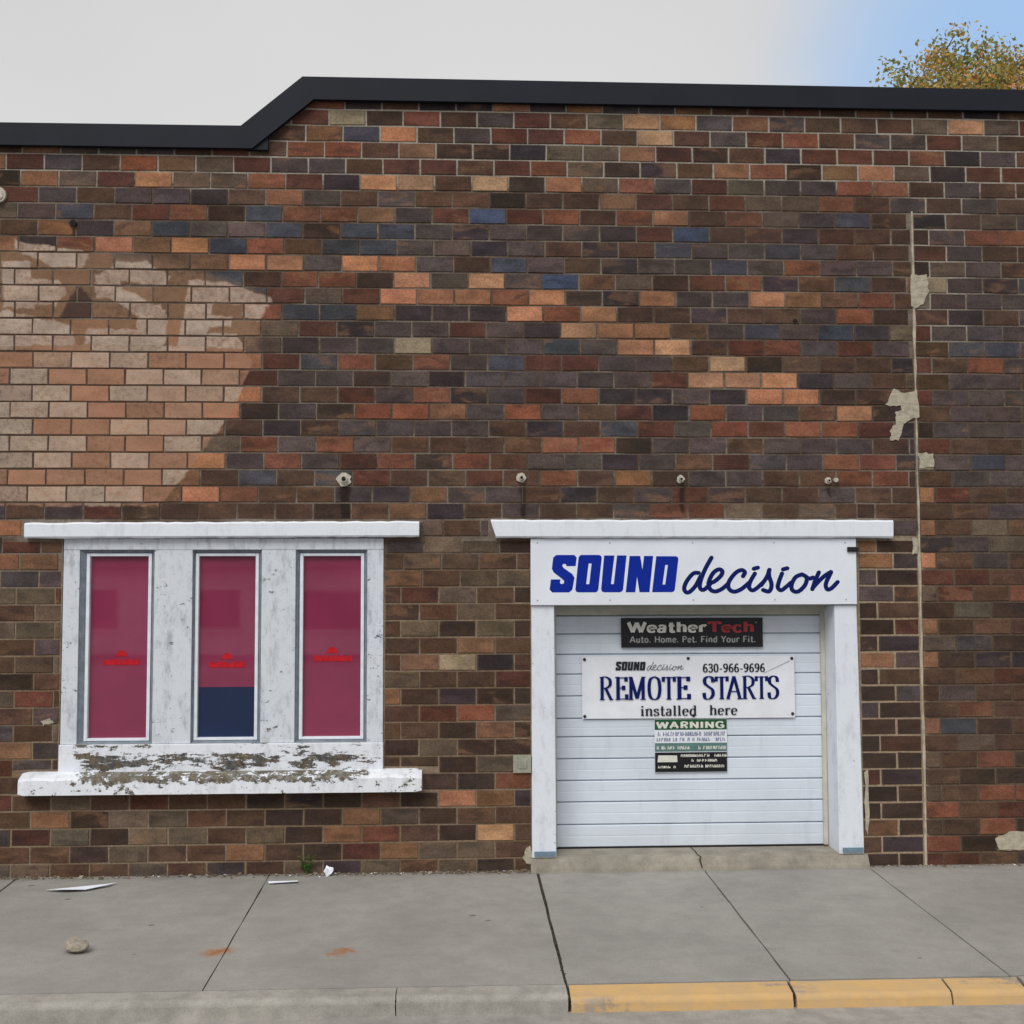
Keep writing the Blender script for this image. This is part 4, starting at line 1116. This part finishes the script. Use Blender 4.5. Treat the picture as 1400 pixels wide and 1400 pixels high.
def weed(x, y, n, h, label):
    root = empty('weed', (x, y, gz(y)), label=label, cat='weed')
    rr = random.Random(8)
    b = MB(); st = MB()
    for k in range(n):
        a = rr.uniform(0, 6.28); hh = h*rr.uniform(.4, 1); lean = rr.uniform(.15, .5)
        tip = (math.cos(a)*hh*lean, -abs(math.sin(a))*hh*lean*.6, hh); st.tube([(0, 0, 0), (tip[0]*.4, tip[1]*.4, hh*.55), tip], .0022, 5)
        for q in range(7):
            t = .25+.75*q/6; c = Vector((tip[0]*t, tip[1]*t, tip[2]*t)); ang = rr.uniform(0, 6.28); l = rr.uniform(.018, .04)
            d = Vector((math.cos(ang), math.sin(ang)*.7, rr.uniform(-.1, .6))).normalized(); w = d.cross(Vector((0, 0, 1))).normalized()*l*.32
            b.face([c, c+d*l*.5+w, c+d*l, c+d*l*.5-w])
    b.build('leaf_tuft', M_WEED, root); st.build('stem', M_WEED, root)
weed(-1.175, -.035, 10, .15, 'small green weed growing at the foot of the brick wall below the window')

# litter and grit gathered along the foot of the wall
b = MB(); rr = random.Random(21)
for k in range(900):
    x = rr.uniform(-3.9, .62) if k % 4 else rr.uniform(3.34, 4.9)
    if rr.random() < .45: x = rr.choice([rr.gauss(-3.4, .25), rr.gauss(-1.0, .25), rr.gauss(.05, .3), rr.gauss(.5, .1)])
    if x > .6 and x < 3.34: continue
    y = -abs(rr.gauss(0, .035))-.012; s_ = rr.uniform(.0025, .008)*(1.8 if rr.random() < .08 else 1)
    b.hexa([(x+q[0]*s_*rr.uniform(.6, 1.6), y+q[1]*s_*rr.uniform(.6, 1.4), gz(y)+(q[2]+1)*s_*rr.uniform(.3, .7)) for q in ((-1,-1,-1),(1,-1,-1),(1,1,-1),(-1,1,-1),(-1,-1,1),(1,-1,1),(1,1,1),(-1,1,1))],
           mi=0 if rr.random() < .80 else (1 if rr.random() < .22 else 2))
b.build('wall_foot_grit', [M_CRUMB, M_PAPER, M_STONE], label='grit and paint flakes gathered along the foot of the brick wall', cat='debris', kind='stuff')
# dirt and moss filling the wide sidewalk joint
b = MB()
for k in range(420):
    y = rr.uniform(KY0, -.02); x = .652+rr.gauss(0, .004); s_ = rr.uniform(.003, .006)*(1.7 if rr.random() < .08 else 1)
    b.hexa([(x+q[0]*s_*rr.uniform(.6, 1.5), y+q[1]*s_*rr.uniform(.6, 1.5), gz(y)-.012+(q[2]+1)*s_*rr.uniform(.3, .8)) for q in ((-1,-1,-1),(1,-1,-1),(1,1,-1),(-1,1,-1),(-1,-1,1),(1,-1,1),(1,1,1),(-1,1,1))])
b.build('joint_moss', plain('joint_moss_dirt', lin(62, 62, 50), .95, .4, 40), label='dark dirt and moss filling the wide sidewalk joint', cat='debris', kind='stuff')

# ------------------------------------------------------------------ tree behind the building
def leaf_mat():
    mt = Mat('autumn_leaves', .6, .25)
    a = mt.n.new('ShaderNodeAttribute'); a.attribute_name = 'Col'
    mt.color(a.outputs['Color'])
    mt.b.inputs['Transmission Weight'].default_value = 0
    tr = mt.n.new('ShaderNodeBsdfTranslucent'); mt.l.new(a.outputs['Color'], tr.inputs['Color'])
    ad_ = mt.n.new('ShaderNodeMixShader'); ad_.inputs[0].default_value = .35
    mt.l.new(mt.b.outputs[0], ad_.inputs[1]); mt.l.new(tr.outputs[0], ad_.inputs[2])
    mt.l.new(ad_.outputs[0], mt.n['Material Output'].inputs['Surface'])
    return mt.m
M_LEAF = leaf_mat()
M_BARK = plain('tree_bark', lin(82, 72, 62), .9, .3, 15, bump=.01)
def tree(x, y, h, rx, rz, seed, label):
    rr = random.Random(seed)
    root = empty('tree', (x, y, -.3), label=label, cat='tree')
    tb = MB(); tips = []
    tb.tube([(0, 0, 0), (.05, .02, h*.2), (-.05, .05, h*.42), (.05, 0, h*.6), (0, 0, h*.82)], [.36, .30, .24, .16, .05], 12)
    cz = h-rz
    for k in range(210):
        a = rr.uniform(0, 6.283); el = math.asin(rr.uniform(.25, 1) if k % 4 else rr.uniform(-.3, .3)); q = rr.uniform(.72, 1.0)
        tip = Vector((math.cos(a)*math.cos(el)*rx*q, math.sin(a)*math.cos(el)*rx*q, cz+math.sin(el)*rz*q))
        s0 = Vector((0, 0, h*rr.uniform(.28, .62))); mid = s0.lerp(tip, .5)+Vector((rr.uniform(-.4, .4), rr.uniform(-.4, .4), rr.uniform(0, .7)))
        pts = [s0, s0.lerp(mid, .5)+Vector((0, 0, .1)), mid, mid.lerp(tip, .5), tip]
        tb.tube(pts, [.10, .08, .055, .03, .010], 6, cap=False)
        for t in (.45, .6, .72, .84, .93, 1.0):
            c = s0.lerp(mid, t*2) if t < .5 else mid.lerp(tip, t*2-1)
            for _ in range(3):
                d = Vector((rr.gauss(0, 1), rr.gauss(0, 1), rr.gauss(.25, .8))).normalized()*rr.uniform(.35, .95)
                e = c+d; tb.tube([c, c.lerp(e, .5)+Vector((0, 0, .08)), e], [.016, .010, .004], 4, cap=False); tips.append(e); tips.append(c.lerp(e, .6))
    tb.build('trunk', M_BARK, root, smooth=True)
    v, f, col = [], [], []
    cols = [(.125,.145,.05),(.17,.165,.05),(.25,.185,.05),(.30,.18,.05),(.32,.16,.055),(.20,.185,.06)]
    for tpt in tips:
        ncl = rr.randint(34, 60); base = rr.choices(cols, [2.6, 2.6, 2.2, 1.7, 1.0, 2.2])[0]
        lowwarm = max(0, min(1, (h*.86-tpt.z)/3))
        for _ in range(ncl):
            p = tpt+Vector((rr.gauss(0, .21), rr.gauss(0, .21), rr.gauss(0, .17)))
            n = Vector((rr.gauss(0, 1), rr.gauss(0, 1), rr.gauss(.5, .8))).normalized(); u = n.orthogonal().normalized()
            u = Matrix.Rotation(rr.uniform(0, 6.28), 3, n) @ u; w = n.cross(u); l = rr.uniform(.042, .068)
            i0 = len(v); v += [p-u*l, p+w*l*.62+u*l*.1, p+u*l*1.1, p-w*l*.62+u*l*.1]; f.append((i0, i0+1, i0+2, i0+3))
            k = rr.uniform(.65, 1.3); c2 = cols[3] if rr.random() < .12+.3*lowwarm else base
            col += [(c2[0]*k*2.0, c2[1]*k*2.0, c2[2]*k*1.9, 1)]*4
    me = bpy.data.meshes.new('crown'); me.from_pydata([tuple(q) for q in v], [], f); me.materials.append(M_LEAF)
    at = me.color_attributes.new('Col', 'FLOAT_COLOR', 'POINT'); at.data.foreach_set('color', [q for c in col for q in c]); me.update()
    link(bpy.data.objects.new('crown', me), root)
tree(15.6, 19.5, 16.1, 9.0, 6.4, 5, 'tall autumn tree with green and ochre leaves rising behind the parapet')

# ------------------------------------------------------------------ across the street: seen only as reflections in the panes
opp = empty('street_building', (-4, -33, -.2), label='pale low building across the street, seen only reflected in the window panes', cat='building')
M_OPP = plain('pale_render', lin(205, 200, 192, 1.1), .8, .1, 2)
b = MB(); b.box(-16, 15, -8, 0, 0, 3.1); b.build('wall', M_OPP, opp)
b = MB(); b.hexa([(-16.5,-8.5,3.103),(15.5,-8.5,3.103),(15.5,.5,3.103),(-16.5,.5,3.103),(-14,-5,5.0),(13,-5,5.0),(13,-3,5.0),(-14,-3,5.0)]); b.build('roof', M_ROOF, opp)
for k in range(7):
    b = MB(); b.box(-14+k*4.2, -12+k*4.2, -.02, .04, .9, 2.3); w_ = b.build('window', M_INNER, opp)
    b = MB(); b.box(-14.1+k*4.2, -11.9+k*4.2, -.02, .09, .78, .89); b.build('sill', M_OPP, w_)
